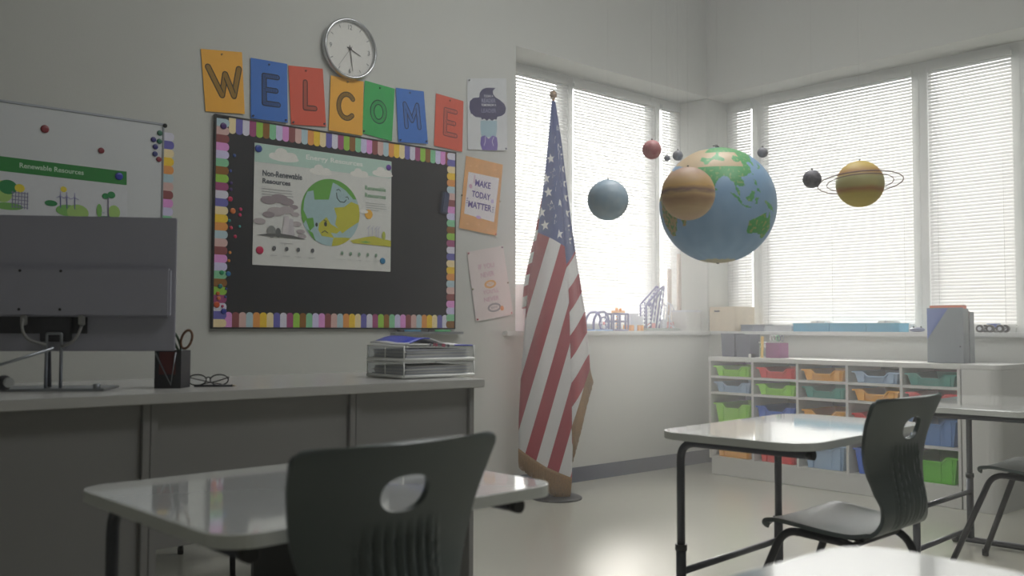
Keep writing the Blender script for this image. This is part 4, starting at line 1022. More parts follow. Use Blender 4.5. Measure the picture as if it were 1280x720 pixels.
TC = dict(lime=(148, 220, 42), blue=(150, 178, 208), red=(222, 44, 50), orange=(240, 172, 48), teal=(50, 148, 134), royal=(44, 96, 200), leaf=(96, 190, 34), steel=(88, 128, 186))
def tray_mesh(color, h):
    """open tub: tapering body, heavy rim with a dipped handle in the front"""
    mt = mat('tray_'+color, TC[color], .35, spec=.5, var=.02, vscale=6)
    W, Dp = .312, .40; w2 = W/2; dip = .026 if h < .1 else .03
    def front(y):      # rim height across the front
        a = abs(y)
        return h if a > .085 else (h-dip if a < .055 else h-dip+dip*(a-.055)/.03)
    ys = [-w2, -.12, -.085, -.07, -.055, 0, .055, .07, .085, .12, w2]
    tub, rim = MB(), MB()
    def wall(pa, pb):
        pass
    # body front with taper
    tp = .018 if h < .1 else .024
    for y0, y1 in zip(ys, ys[1:]):
        k0, k1 = 1-tp/w2, 1-tp/w2
        A = [tub.bm.verts.new(p) for p in [(.014, y0*k0*.93, 0), (.014, y1*k1*.93, 0), (.002, y1*.93, front(y1)-.006), (.002, y0*.93, front(y0)-.006)]]
        tub.face(A, mt)
    for s_ in (-1, 1):
        A = [tub.bm.verts.new(p) for p in [(.014, s_*w2*(1-tp/w2)*.93, 0), (Dp-.014, s_*w2*(1-tp/w2)*.93, 0), (Dp, s_*w2*.93, h-.006), (.002, s_*w2*.93, h-.006)]]; tub.face(A, mt)
    k = w2*(1-tp/w2)*.93
    tub.face([tub.bm.verts.new(p) for p in [(Dp-.014, -k, 0), (Dp-.014, k, 0), (Dp, w2*.93, h-.006), (Dp, -w2*.93, h-.006)]], mt)
    tub.face([tub.bm.verts.new(p) for p in [(.014, -k, 0), (.014, k, 0), (Dp-.014, k, 0), (Dp-.014, -k, 0)]], mt)
    # corner step pillars moulded in the front
    for s_ in (-1, 1): tub.box(-.003, .006, s_*.098-.02, s_*.098+.02, .004, h-.012, mt, bev=.002)
    # rim: thick lip following the dip
    for y0, y1 in zip(ys, ys[1:]):
        z0, z1 = front(y0), front(y1); P = []
        for (x, dz) in [(-.010, -.009), (-.010, .0), (.006, 0.001), (.006, -.009)]: P.append((x, dz))
        A = [rim.bm.verts.new((x, y0, z0+dz)) for x, dz in P]; Bq = [rim.bm.verts.new((x, y1, z1+dz)) for x, dz in P]
        for i in range(4): rim.face([A[i], A[(i+1) % 4], Bq[(i+1) % 4], Bq[i]], mt)
        if y0 == ys[0]: rim.face(A, mt)
        if y1 == ys[-1]: rim.face(Bq, mt)
    for s_ in (-1, 1): rim.box(-.004, Dp+.006, min(s_*w2, s_*(w2-.014)), max(s_*w2, s_*(w2-.014)), h-.008, h, mt)
    rim.box(Dp-.004, Dp+.006, -w2+.014, w2-.014, h-.008, h, mt)
    return tub, rim
GRID = [['lime', 'blue', 'lime', 'orange'], ['red', 'lime', 'royal', 'red'], ['orange', 'teal', 'orange', 'blue'], ['blue', 'orange', 'red', 'royal'], ['teal', 'red', 'steel', 'leaf']]
CN = dict(lime='lime green', blue='pale blue', red='red', orange='orange', teal='teal', royal='royal blue', leaf='leaf green', steel='mid blue')
COLN = ['first column, nearest the flag', 'second column from the flag', 'middle column', 'fourth column from the flag', 'fifth column, beside the end cupboard']
ROWN = ['top row', 'second row', 'third row', 'bottom row']
ZB_ = [.708, .593, .352, .130]; protos = {}
for c in range(5):
    for r in range(4):
        col = GRID[c][r]; h = .072 if r < 2 else .16; y = (DV[c]+DV[c+1])/2-.004
        loc = (UX+.018+random.uniform(-.004, .006), y+random.uniform(-.004, .004), ZB_[r]+.0008)
        key = (col, h)
        if key not in protos:
            o = empty('storage_tray', loc, 'x', 'storage tray', 'coloured trays in the storage unit')
            a, b_ = tray_mesh(col, h); q = a.build('tub', o, local=True); smooth_mod(q, solid=.0025, offset=-1); b_.build('rim', o, local=True); protos[key] = o
        else: o = copy_tree(protos[key]); o.location = loc
        o['label'] = '%s %s tray, %s, %s' % (CN[col], 'shallow' if r < 2 else 'deep', ROWN[r], COLN[c])

# ------------------------------------------------------------------ things on the tray unit
UT = UZ+.001
binm = mat('bin_grey', (78, 82, 102), .5, var=.03)
def bin_(y, x, w, h, label, name='desk_bin', m_=binm, grp='grey bins on the tray unit'):
    o = empty(name, (x, y, UT), label, 'bin', grp); m = MB(); t = .9; k = w/2
    for s0 in range(4):
        q = [(-k, -k), (k, -k), (k, k), (-k, k)]; a, b_ = q[s0], q[(s0+1) % 4]
        m.face([m.bm.verts.new(p) for p in [(x+a[0]*t, y+a[1]*t, UT+.001), (x+b_[0]*t, y+b_[1]*t, UT+.001), (x+b_[0], y+b_[1], UT+h), (x+a[0], y+a[1], UT+h)]], m_)
    m.face([m.bm.verts.new((x+p[0]*k*t, y+p[1]*k*t, UT+.001)) for p in [(-1, -1), (1, -1), (1, 1), (-1, 1)]], m_)
    q = m.build('tub', o); smooth_mod(q, solid=.003, offset=-1)
    m = MB()
    for a in [(-k, k, -k-.003, -k+.003), (-k, k, k-.003, k+.003)]: m.box(x+a[0], x+a[1], y+a[2], y+a[3], UT+h-.001, UT+h+.003, m_)
    for a in [(-k-.003, -k+.003), (k-.003, k+.003)]: m.box(x+a[0], x+a[1], y-k, y+k, UT+h-.001, UT+h+.003, m_)
    m.build('rim', o); return o
bin_(4.075, 5.76, .118, .165, 'grey plastic bin, nearer the wall corner of two alike'); bin_(3.945, 5.76, .122, .16, 'grey plastic bin, beside the glass jars, of two alike')
o = empty('wire_stand', (5.8, 4.13, UT), 'faint clear domed cover behind the grey bins', 'cover'); m = MB(); m.lathe((5.92, 4.07, UT), [(.06, 0), (.062, .05), (.045, .1), (.01, .125)], 'clear'); m.build('dome', o)
for x, y, r, h, lb in [(5.78, 3.835, .026, .10, 'small clear beaker with a white lid beside the grey bins'), (5.72, 3.79, .02, .07, 'small clear jar in front of the beaker')]:
    o = empty('glass_jar', (x, y, UT), lb, 'jar', 'clear jars on the tray unit'); m = MB(); m.lathe((x, y, UT), [(r*.9, .0005), (r, .01), (r, h)], 'clear'); m.build('body', o)
    m = MB(); m.cyl((x, y, UT+h), (x, y, UT+h+.01), r*1.05, 'paper'); m.build('lid', o)
tg = mat('test_tube_green', (80, 160, 120), .4, var=.05)
o = empty('bottle', (5.83, 3.875, UT), 'slim green bottle standing behind the jars', 'bottle'); m = MB(); m.lathe((5.83, 3.875, UT), [(.014, 0), (.014, .09), (.006, .11), (.006, .135)], tg, 16); m.build('body', o)
m = MB(); m.cyl((5.83, 3.875, UT+.135), (5.83, 3.875, UT+.15), .008, 'paper', n=12); m.build('cap', o)
o = empty('eraser', (5.68, 3.86, UT), 'small white eraser with a dark sleeve at the front of the unit top', 'eraser'); m = MB(); m.box(5.66, 5.7, 3.845, 3.875, UT+.0005, UT+.025, 'paper', bev=.004); m.build('block', o)
m = MB(); m.box(5.658, 5.702, 3.838, 3.852, UT+.0003, UT+.027, 'dark', bev=.002); m.build('sleeve', o)
pm = mat('cup_plum', (140, 70, 122), .4, var=.12, vscale=20)
o = empty('pencil_cup', (5.74, 3.69, UT), 'plum coloured pencil cup crowded with scissors on the tray unit', 'pencil cup'); m = MB()
for a in [(-.055, -.052, -.055, .055), (.052, .055, -.055, .055), (-.052, .052, -.055, -.052), (-.052, .052, .052, .055)]: m.box(5.74+a[0], 5.74+a[1], 3.69+a[2], 3.69+a[3], UT+.002, UT+.105, pm)
m.box(5.685, 5.795, 3.635, 3.745, UT+.0003, UT+.003, pm); m.build('cup', o)
for k, (dy, cc_) in enumerate([(.03, (214, 214, 218)), (.005, (130, 204, 150)), (-.03, (90, 96, 120))]):
    o = empty('scissors', (5.74, 3.69+dy, UT+.004), ['grey', 'green', 'dark'][k]+' handled scissors standing in the plum cup', 'scissors', 'scissors in the plum cup')
    hm = mat('scissor_handle_%d' % k, cc_, .4, var=.03)
    for s_ in (-1, 1):
        m = MB(); m.tube([(5.735, 3.69+dy+s_*.013+.012*math.cos(2*PI*i/14), UT+.138+.020*math.sin(2*PI*i/14)) for i in range(15)], .0032, hm, n=6); m.build('handle', o)
    m = MB(); m.tube([(5.735, 3.69+dy+.006, UT+.112), (5.74, 3.69+dy-.003, UT+.006)], .003, 'alu', n=6); m.tube([(5.735, 3.69+dy-.006, UT+.112), (5.742, 3.69+dy+.003, UT+.006)], .003, 'alu', n=6); m.build('blades', o)
o = empty('ruler', (5.68, 3.765, UT), 'yellow ruler standing against the plum cup', 'ruler'); m = MB(); T_ = Matrix.Translation((5.67, 3.768, UT)) @ Matrix.Rotation(math.radians(3), 4, 'Y')
ym = mat('ruler_yellow', (236, 200, 110), .45, var=.02)
m.box(-.0015, .0015, -.011, .011, .0005, .15, ym, T=T_); m.build('blade', o); m = MB()
for k in range(14): m.box(-.0019, -.0016, .003, .011, .008+.01*k, .0088+.01*k, M['cap'], T=T_)
m.build('scale_marks', o)

# grey magazine files
def file_box(y0, y1, x0, x1, h, label, accent):
    o = empty('magazine_file', ((x0+x1)/2, (y0+y1)/2, UT), label, 'file holder', 'magazine files on the tray unit')
    fm_ = mat('file_grey', (122, 130, 136), .5, var=.02); m = MB()
    m.box(x0, x1, y0, y1, UT+.0005, UT+.004, fm_)
    m.box(x0, x0+.004, y0, y1, UT+.004, UT+h, fm_, bev=.001); m.box(x1-.004, x1, y0, y1, UT+.004, UT+h*.62, fm_, bev=.001)
    for y in (y0, y1-.004): m.prism([(0, 0)], 0, 0, fm_) if False else m.box(x0+.004, x1-.004, y, y+.004, UT+.004, UT+h*.98, fm_, bev=.001)
    m.build('shell', o)
    if accent:
        m = MB(); bl_ = mat('file_blue', (82, 104, 172), .45, var=.02)
        m.poly([(x0-.0012, y1-.001, UT+h-.004), (x0-.0012, y1-.001, UT+h*.42), (x0-.0012, y1-.13, UT+h-.004)], bl_); m.build('blue_corner', o)
        m = MB(); m.cyl((x0-.0015, y0+.018, UT+.1), (x0+.004, y0+.018, UT+.1), .005, 'cap', n=12); m.build('finger_hole', o)
    return o
file_box(2.405, 2.622, 5.72, 5.80, .335, 'grey magazine file with a blue corner, front one of two', True)
file_box(2.405, 2.62, 5.812, 5.88, .315, 'plain grey magazine file standing behind the one with the blue corner', False)
o = empty('folder', (5.76, 2.5, UT+.005), 'orange topped folder sticking out of the front magazine file', 'folder'); m = MB(); om = mat('folder_orange', (222, 118, 84), .55, var=.03); m.box(5.73, 5.79, 2.412, 2.61, UT+.006, UT+.348, om, bev=.002); m.build('cover', o)
m = MB(); m.box(5.735, 5.785, 2.415, 2.60, UT+.348, UT+.352, 'paper'); m.build('pages', o)

# ------------------------------------------------------------------ window sills
SZ = 1.0305
wb_ = empty('wooden_box', (6.2, 4.38, SZ), 'pale wooden box with a dark grip slot in the sill corner', 'box')
m = MB(); T_ = Matrix.Translation((6.205, 4.375, SZ)) @ Matrix.Rotation(math.radians(-6), 4, 'Z')
m.box(-.13, .092, -.13, .14, 0, .19, M['wood'], bev=.003, T=T_); m.build('carcass', wb_)
m = MB(); m.box(-.134, -.128, -.125, .135, .003, .182, M['wood'], T=T_); m.build('drawer_front', wb_)
m = MB(); m.box(-.1352, -.1335, .03, .085, .15, .162, M['dark'], bev=.0005, T=T_); m.build('grip_slot', wb_)
def crate(x, y0, y1, w, h, m_, label, name, cat, grp):
    o = empty(name, (x+w/2, (y0+y1)/2, SZ), label, cat, grp); m = MB()
    for a in [(x, x+.003, y0, y1), (x+w-.003, x+w, y0, y1), (x+.003, x+w-.003, y0, y0+.003), (x+.003, x+w-.003, y1-.003, y1)]: m.box(a[0], a[1], a[2], a[3], SZ+.002, SZ+h, m_)
    m.box(x, x+w, y0, y1, SZ, SZ+.002, m_); m.build('tub', o)
    m = MB()
    for a in [(x-.004, x+.003, y0-.003, y1+.003), (x+w-.003, x+w+.004, y0-.003, y1+.003)]: m.box(a[0], a[1], a[2], a[3], SZ+h-.004, SZ+h+.002, m_, bev=.001)
    m.build('rim', o); return o
gm = mat('crate_grey', (128, 134, 150), .5, var=.04); gm2 = mat('crate_pale', (186, 190, 196), .4, var=.03); tq = mat('crate_turquoise', (24, 150, 186), .4, var=.05)
crate(6.10, 4.14, 4.24, .12, .048, gm, 'dark grey low crate beside the wooden box on the sill', 'low_crate', 'crate', 'low crates on the sill'); crate(6.10, 4.03, 4.135, .12, .048, gm, 'dark grey low crate, second from the wooden box', 'low_crate', 'crate', 'low crates on the sill')
crate(6.10, 3.80, 4.02, .12, .043, gm2, 'pale grey low crate between the dark grey and turquoise ones', 'low_crate', 'crate', 'low crates on the sill')
for a, b_, n_ in [(3.5, 3.785, 'first turquoise crate, next to the pale one'), (3.22, 3.495, 'middle turquoise crate of three'), (2.985, 3.215, 'last turquoise crate, nearest the magazine files')]: crate(6.10, a, b_, .14, .058, tq, n_, 'low_crate', 'crate', 'low crates on the sill')
for y, lb in ((3.6, 'first'), (3.09, 'last')):
    o = empty('paper_bundle', (6.17, y, SZ+.055), 'white paper bundle poking out of the %s turquoise crate' % lb, 'papers', 'papers in the turquoise crates'); m = MB(); m.box(6.12, 6.22, y-.06, y+.06, SZ+.0045, SZ+.075, 'paper', bev=.006); m.build('sheets', o)
    m = MB(); m.box(6.118, 6.222, y-.009, y+.008, SZ+.02, SZ+.077, gm2, bev=.002); m.build('band', o)
o = empty('game_controller', (6.14, 2.88, SZ), 'dark flat gadget with a blue top between crate and magazine files', 'gadget'); m = MB(); m.sph((6.14, 2.88, SZ+.016), .016, mat('gadget_blue', (80, 90, 130), .4, var=.05), 20, (2, 3.2, 1)); m.build('shell', o); m = MB(); m.sph((6.13, 2.90, SZ+.034), .006, 'cap', 12); m.sph((6.13, 2.85, SZ+.034), .006, 'cap', 12); m.build('knobs', o)
# toy car at the end of the sill
car = empty('toy_buggy', (6.13, 2.385, SZ), 'small toy buggy with chunky dark wheels and blue body on the sill', 'toy car')
bu = mat('toy_blue', (70, 100, 180), .4, var=.03)
for y in (2.335, 2.395, 2.455):
    for x in (6.09, 6.17):
        m = MB(); m.cyl((x-.012, y, SZ+.024), (x+.012, y, SZ+.024), .0238, 'cap', n=24); wh = m.build('wheel', car)
        m = MB(); m.cyl((x-.0135, y, SZ+.024), (x+.0135, y, SZ+.024), .012, gm2, n=16); m.build('hub', wh)
m = MB(); m.box(6.105, 6.155, 2.32, 2.47, SZ+.022, SZ+.032, 'dark', bev=.002); m.build('chassis', car)
m = MB(); m.box(6.115, 6.145, 2.37, 2.41, SZ+.032, SZ+.05, bu, bev=.003); m.box(6.12, 6.14, 2.35, 2.43, SZ+.05, SZ+.056, bu, bev=.002); m.build('body', car)

# left wall sill
def book(x0, x1, h, rgb, label, y=4.68, d=.17):
    o = empty('book', ((x0+x1)/2, y, SZ), label, 'book', 'books standing on the sill by the flag'); c = mat('book_%d_%d_%d' % rgb, rgb, .5, var=.03)
    m = MB(); m.box(x0+.002, x1-.002, y-d/2+.001, y+d/2-.004, SZ+.004, SZ+h-.004, 'paper'); m.build('pages', o)
    m = MB(); m.box(x0, x0+.002, y-d/2, y+d/2, SZ, SZ+h, c); m.box(x1-.002, x1, y-d/2, y+d/2, SZ, SZ+h, c); m.box(x0+.002, x1-.002, y-d/2-.002, y-d/2+.001, SZ, SZ+h, c); m.build('cover', o)
book(4.155, 4.178, .31, (216, 200, 206), 'pale pink book beside the window edge, first in the row'); book(4.18, 4.205, .315, (190, 214, 206), 'pale green book, second in the row on the sill')
book(4.207, 4.232, .305, (150, 96, 140), 'purple book touching the flag, third in the row'); book(4.234, 4.262, .305, (196, 180, 196), 'lilac book half behind the flag edge')

kb = mat('kit_indigo', (84, 84, 142), .45, var=.05); ko = mat('kit_orange', (232, 160, 70), .45, var=.04); kw = mat('kit_white', (205, 208, 218), .4, var=.03); kc = mat('kit_coral', (206, 128, 134), .45, var=.05); kg = mat('kit_sage', (150, 156, 152), .5, var=.03)
def bars(mb, L, r, c):
    for a, b_ in L: mb.tube([a, b_], r, c, n=6)
# wheeled kit
o = empty('robot_kit', (4.98, 4.68, SZ), 'arched indigo construction kit model with a spoked wheel, beside the flag', 'robot model', 'construction kit models on the sill')
m = MB(); m.tube([(4.90, 4.66, SZ+.01), (4.90, 4.66, SZ+.08), (4.94, 4.66, SZ+.135), (5.02, 4.66, SZ+.14), (5.06, 4.66, SZ+.1), (5.06, 4.66, SZ+.012)], .009, kb, round_=.03); m.tube([(4.90, 4.74, SZ+.01), (4.90, 4.74, SZ+.08), (4.94, 4.74, SZ+.135), (5.02, 4.74, SZ+.14), (5.06, 4.74, SZ+.1), (5.06, 4.74, SZ+.012)], .009, kb, round_=.03); m.build('arch', o)
m = MB(); m.tube([(4.985+.045*math.cos(2*PI*i/20), 4.64, SZ+.055+.045*math.sin(2*PI*i/20)) for i in range(21)], .006, kb); bars(m, [((4.985, 4.64, SZ+.055), (4.985+.043*math.cos(a), 4.64, SZ+.055+.043*math.sin(a))) for a in [k*PI/3 for k in range(6)]], .003, kw); m.sph((4.985, 4.64, SZ+.055), .012, kc, 12); m.build('wheel', o)
m = MB(); m.box(4.885, 5.075, 4.63, 4.75, SZ, SZ+.01, mat('kit_sky', (110, 160, 210), .4, var=.03), bev=.002); m.build('base_plate', o)
# frame kit
o = empty('robot_kit', (5.16, 4.68, SZ), 'boxy indigo frame model with orange struts and a yellow top', 'robot model', 'construction kit models on the sill')
m = MB(); P = lambda x, y, z: (x, y, SZ+z)
for y in (4.64, 4.72): bars(m, [(P(5.09, y, .006), P(5.09, y, .125)), (P(5.25, y, .006), P(5.25, y, .125)), (P(5.09, y, .125), P(5.25, y, .125)), (P(5.09, y, .006), P(5.25, y, .006)), (P(5.22, y, .01), P(5.22, y, .12)), (P(5.155, y, .01), P(5.155, y, .12)), (P(5.09, y, .07), P(5.25, y, .07))], .008, kb)
m.build('frame', o); m = MB(); bars(m, [(P(5.12, 4.64, .03+.025*k), P(5.21, 4.72, .03+.025*k)) for k in range(4)], .005, ko); m.build('struts', o)
m = MB(); m.box(5.14, 5.23, 4.65, 4.71, SZ+.132, SZ+.15, ko, bev=.003); m.sph((5.17, 4.68, SZ+.16), .014, ko, 12); m.sph((5.21, 4.68, SZ+.158), .012, ko, 12); m.build('top_bricks', o)
# yellow-white stack
o = empty('robot_kit', (5.35, 4.68, SZ), 'low white and amber brick model between the frame and the crane', 'robot model', 'construction kit models on the sill')
m = MB(); m.box(5.29, 5.42, 4.64, 4.72, SZ+.045, SZ+.11, kw, bev=.004); m.box(5.30, 5.38, 4.65, 4.71, SZ+.11, SZ+.13, kw, bev=.003); m.build('block_stack', o)
m = MB()
for x in (5.30, 5.335, 5.375, 5.41): m.box(x-.013, x+.013, 4.635, 4.725, SZ, SZ+.044, ko if x != 5.335 else kw, bev=.003)
m.build('amber_bricks', o)
# crane
o = empty('robot_kit', (5.6, 4.68, SZ), 'tall white and indigo crane model leaning up to a point on a grey slab', 'robot model', 'construction kit models on the sill')
m = MB(); m.box(5.44, 5.84, 4.62, 4.74, SZ, SZ+.022, kg, bev=.004); m.build('slab', o)
m = MB()
for y in (4.65, 4.71):
    bars(m, [(P(5.47, y, .022), P(5.47, y, .2)), (P(5.52, y, .022), P(5.52, y, .22)), (P(5.47, y, .2), P(5.66, y, .345)), (P(5.52, y, .18), P(5.68, y, .345)), (P(5.62, y, .022), P(5.68, y, .345)), (P(5.58, y, .022), P(5.655, y, .34))], .007, kb)
    for k in range(6): t = k/6; bars(m, [(P(5.47, y, .022+.028*k), P(5.52, y, .05+.028*k)), (P(5.585+.07*t, y, .03+.3*t), P(5.625+.055*t, y, .07+.28*t))], .007, kw)
for k in range(6): bars(m, [(P(5.47+.035*k, 4.65, .2+.025*k), P(5.47+.035*k, 4.71, .2+.025*k))], .004, kw)
m.build('lattice', o)
m = MB()
for y in (4.65, 4.71):
    m = MB(); bars(m, [(P(5.70, y, .022), P(5.72, y, .22)), (P(5.72, y, .22), P(5.78, y, .2)), (P(5.78, y, .2), P(5.80, y, .16)), (P(5.74, y, .022), P(5.76, y, .2)), (P(5.8, y, .022), P(5.73, y, .12)), (P(5.8, y, .022), P(5.74, y, .05))], .006, kw)
    m.build('arm', o)
for x0, x1, h, c in [(5.53, 5.58, .06, kc), (5.66, 5.70, .09, kw), (5.76, 5.80, .07, kc)]: m = MB(); m.box(x0, x1, 4.65, 4.71, SZ+.022, SZ+h, c, bev=.003); m.build('motor_block', o)
m = MB(); m.sph((5.49, 4.64, SZ+.2), .016, kb, 12); m.build('pulley', o)
o = empty('plastic_tub', (5.95, 4.68, SZ), 'plain white square tub near the end of the sill', 'tub'); m = MB()
m.prism([(5.85, 4.57), (6.03, 4.57), (6.03, 4.71), (5.85, 4.71)], SZ, SZ+.15, mat('tub_white', (206, 206, 204), .35, var=.01)); m.build('body', o); m = MB(); m.box(5.843, 6.037, 4.563, 4.717, SZ+.15, SZ+.162, kw, bev=.003); m.build('lid', o)
bm_ = mat('roll_beige', (196, 180, 170), .6, var=.04)
for x, h, lb in [(5.86, .49, 'shorter beige poster tube standing behind the white tub'), (5.98, .62, 'taller beige poster tube standing behind the white tub')]:
    o = empty('poster_tube', (x, 4.742, SZ), lb, 'poster tube', 'poster tubes behind the white tub'); m = MB(); m.cyl((x, 4.742, SZ), (x, 4.742, SZ+h), .017, bm_, n=20); m.build('tube', o); m = MB(); m.cyl((x, 4.742, SZ+h), (x, 4.742, SZ+h+.004), .018, kw, n=20); m.build('end_cap', o)

# ------------------------------------------------------------------ pupils' tables and chairs
def rrect(w, d, r, n=8):
    P = []
    for cx, cy, a0 in [(w/2-r, d/2-r, 0), (-w/2+r, d/2-r, 90), (-w/2+r, -d/2+r, 180), (w/2-r, -d/2+r, 270)]:
        for k in range(n+1): a = math.radians(a0+90*k/n); P.append((cx+r*math.cos(a), cy+r*math.sin(a)))
    return P
TZ = .715
def pupil_table(loc, yaw, W, D, label, xl, xr, R1=.07):
    o = empty('pupil_table', loc, label, 'table', "pupils' tables")
    m = MB(); pts = rrect(W, D, R1)
    m.prism(pts, TZ-.024, TZ-.001, 'tedge'); q = m.build('edge_band', o, local=True); 
    m = MB(); pi = rrect(W-.008, D-.008, R1-.004); m.prism(pi, TZ-.0009, TZ, 'table'); 
    ring = [(a, b_) for a, b_ in zip(pts, pi)]; k = len(pts)
    lo = [m.bm.verts.new((*p, TZ-.0045)) for p in pts]; up_ = [m.bm.verts.new((*p, TZ-.0002)) for p in pi]
    for i in range(k): m.face([lo[i], lo[(i+1) % k], up_[(i+1) % k], up_[i]], 'table', True)
    m.build('tabletop', o, local=True)
    zr = TZ-.024-.0135; ya, yb = D/2-.065, -D/2+.04
    for x in (xl, xr):
        m = MB(); m.tube([(x, yb, zr), (x, ya, zr), (x, ya, .34)], .0135, 'steel', n=14, round_=.06, steps=8); lg = m.build('leg', o, local=True)
        m = MB(); m.tube([(x, ya, .33), (x, ya, .03)], .0165, 'steel', n=14); m.tube([(x, ya+.05, .022), (x, yb+.02, .022)], .015, 'steel', n=12); fb = m.build('foot_bar', o, local=True)
        m = MB(); m.cyl((x, ya, .325), (x, ya, .345), .0195, 'cap', n=18); m.build('height_collar', lg, local=True)
        m = MB(); m.cyl((x, yb-.004, zr), (x, yb-.026, zr), .0148, 'cap', n=14); m.build('rail_cap', lg, local=True)
        m = MB(); m.cyl((x, ya+.05, .022), (x, ya+.085, .022), .0215, 'cap', n=16); m.cyl((x, yb+.02, .022), (x, yb-.01, .022), .0215, 'cap', n=16); m.build('foot_cap', fb, local=True)
    for z in (.255, .075): m = MB(); m.tube([(xl, ya, z), (xr, ya, z)], .0115, 'steel', n=12); m.build('stretcher', o, local=True)
    o.rotation_euler = (0, 0, math.radians(yaw)); return o
pupil_table((1.025, 1.77, 0), 2.5, .785, .66, 'glossy grey table with the nearest chair drawn up, in front of the teacher desk', -.335, .28)
pupil_table((2.875, 1.775, 0), 4.5, .94, .545, 'glossy grey table in the middle, its corner pointing at the flag', -.395, .255, R1=.11)
pupil_table((4.52, 1.75, 0), 3, .94, .56, 'grey table beside the end cupboard, running out of the picture', -.40, .24)
pupil_table((.985, .46, 0), -1, .82, .62, 'glossy table corner closest to the viewer at the bottom edge, mirroring the blinds', -.36, .28, R1=.09)

PROF = [(.194, .440), (.189, .451), (.170, .459), (.12, .462), (.05, .456), (-.02, .449), (-.08, .446), (-.130, .450), (-.170, .466), (-.194, .498), (-.202, .54), (-.194, .59), (-.184, .64), (-.185, .70), (-.198, .76), (-.217, .815), (-.231, .852)]
def prof(v):
    n = len(PROF)-1; x = min(max(v, 0), 1)*n; i = min(int(x), n-1); t = x-i
    g = lambda k: PROF[min(max(k, 0), n)]
    p0, p1, p2, p3 = g(i-1), g(i), g(i+1), g(i+2)
    return tuple(.5*((2*p1[c])+(-p0[c]+p2[c])*t+(2*p0[c]-5*p1[c]+4*p2[c]-p3[c])*t*t+(-p0[c]+3*p1[c]-3*p2[c]+p3[c])*t**3) for c in (0, 1))
HW = [(0, .185), (.02, .197), (.06, .204), (.2, .205), (.4, .195), (.5, .165), (.56, .148), (.62, .145), (.7, .168), (.8, .2), (.9, .222), (.965, .228), (.99, .224), (1, .212)]
def shell_pt(u, v):
    y, z = prof(v); w = interp(HW, v); x = u*w
    if v < .2: y -= .03*abs(u)**4*(1-v/.2)**1.5
    if v < .47: z -= .012*(1-abs(u)**2)*math.sin(PI*min(1, v/.45)); z += .004*abs(u)**4*min(1, v*6)
    else:
        k = min(1, (v-.47)/.2); y += .035*k*u*u            # back curves round the sitter
        if v > .9: z -= .008*(abs(u)**8)*((v-.9)/.1)
        # ribs moulded into the lower back
        rb = max(0, 1-abs((v-.66)/.165)**6) if .48 < v < .83 else 0
        if abs(u*w) < .095 and rb > 0: y -= .0105*rb*(.5+.5*math.cos(u*w/.0235*2*PI))*min(1, (.095-abs(u*w))/.008)
    return (x, y, z)
def build_chair(loc, yaw, label):
    o = empty('school_chair', loc, label, 'chair', "pupils' chairs")
    VS = .5
    def grid_part(name, v0, v1, nu, nv, hole=None):
        m = MB(); V = {}
        def uv(i, j): return (-1+2*i/nu, v0+(v1-v0)*j/nv)
        inside = set()
        if hole:
            hv, ru, rv = hole
            for i in range(nu+1):
                for j in range(nv+1):
                    u, v = uv(i, j)
                    if (abs(u/ru)**2.4+abs((v-hv)/rv)**2.4) < 1: inside.add((i, j))
        for i in range(nu+1):
            for j in range(nv+1):
                if (i, j) in inside: continue
                u, v = uv(i, j)
                if hole:
                    nb = any((i+a, j+b_) in inside for a in (-1, 0, 1) for b_ in (-1, 0, 1))
                    if nb:
                        k = (abs(u/ru)**2.4+abs((v-hv)/rv)**2.4)**(1/2.4); u, v = u/k, hv+(v-hv)/k
                V[(i, j)] = m.bm.verts.new(shell_pt(u, v))
        for i in range(nu):
            for j in range(nv):
                q = [(i, j), (i+1, j), (i+1, j+1), (i, j+1)]
                q = [p for p in q if p in V]
                if len(q) == 4: m.face([V[p] for p in q], 'chair', True)
                elif len(q) == 3: m.face([V[p] for p in q], 'chair', True)
        p = m.build(name, o, local=True)
        s = p.modifiers.new('thickness', 'SOLIDIFY'); s.thickness = .0125; s.offset = 0
        s = p.modifiers.new('round', 'BEVEL'); s.width = .0045; s.segments = 3; s.limit_method = 'ANGLE'; s.angle_limit = math.radians(50)
        return p
    grid_part('seat', 0, VS, 32, 36)
    grid_part('backrest', VS, 1, 84, 84, (.876, .245, .036))
    r = .0125
    for s_ in (-1, 1):
        x = s_*.15; xf = s_*.19
        m = MB(); m.tube([(s_*.205, .30, .012), (x, .135, .432), (x, .02, .425), (x, -.12, .418), (xf, -.215, .012)], r, 'chairleg', n=12, round_=.07, steps=7); lf = m.build('leg_frame', o, local=True)
        for fx, y in ((s_*.205, .299), (xf, -.2155)):
            m = MB(); m.cyl((fx, y, 0), (fx, y, .03), .0145, 'cap', n=14); m.build('foot_tip', lf, local=True)
    m = MB(); m.tube([(-.152, .09, .424), (.152, .09, .424)], .009, 'chairleg', n=10); m.tube([(-.152, -.09, .418), (.152, -.09, .418)], .009, 'chairleg', n=10); m.build('cross_bar', o, local=True)
    m = MB(); m.box(-.12, .12, -.11, .10, .424, .434, 'cap', bev=.004); m.build('seat_bracket', o, local=True)
    o.rotation_euler = (0, 0, math.radians(yaw)); return o
c1 = build_chair((.945, 1.57, 0), 4, 'grey plastic chair closest to the viewer, its ribbed back turned to us')
def more(loc, yaw, label):
    c = copy_tree(c1); c.location = loc; c.rotation_euler = (0, 0, math.radians(yaw)); c['label'] = label
more((2.725, 1.505, 0), 2, 'grey plastic chair at the middle table, seen from behind and to the side')
more((4.37, 1.53, 0), 2, 'grey plastic chair half outside the picture, beside the end cupboard')
more((1.755, 4.023, 0), 140, 'chair behind the teacher desk, only a thin leg showing below the desk panel')
COL.objects['school_chair.003'].scale = (.94, .94, .94)

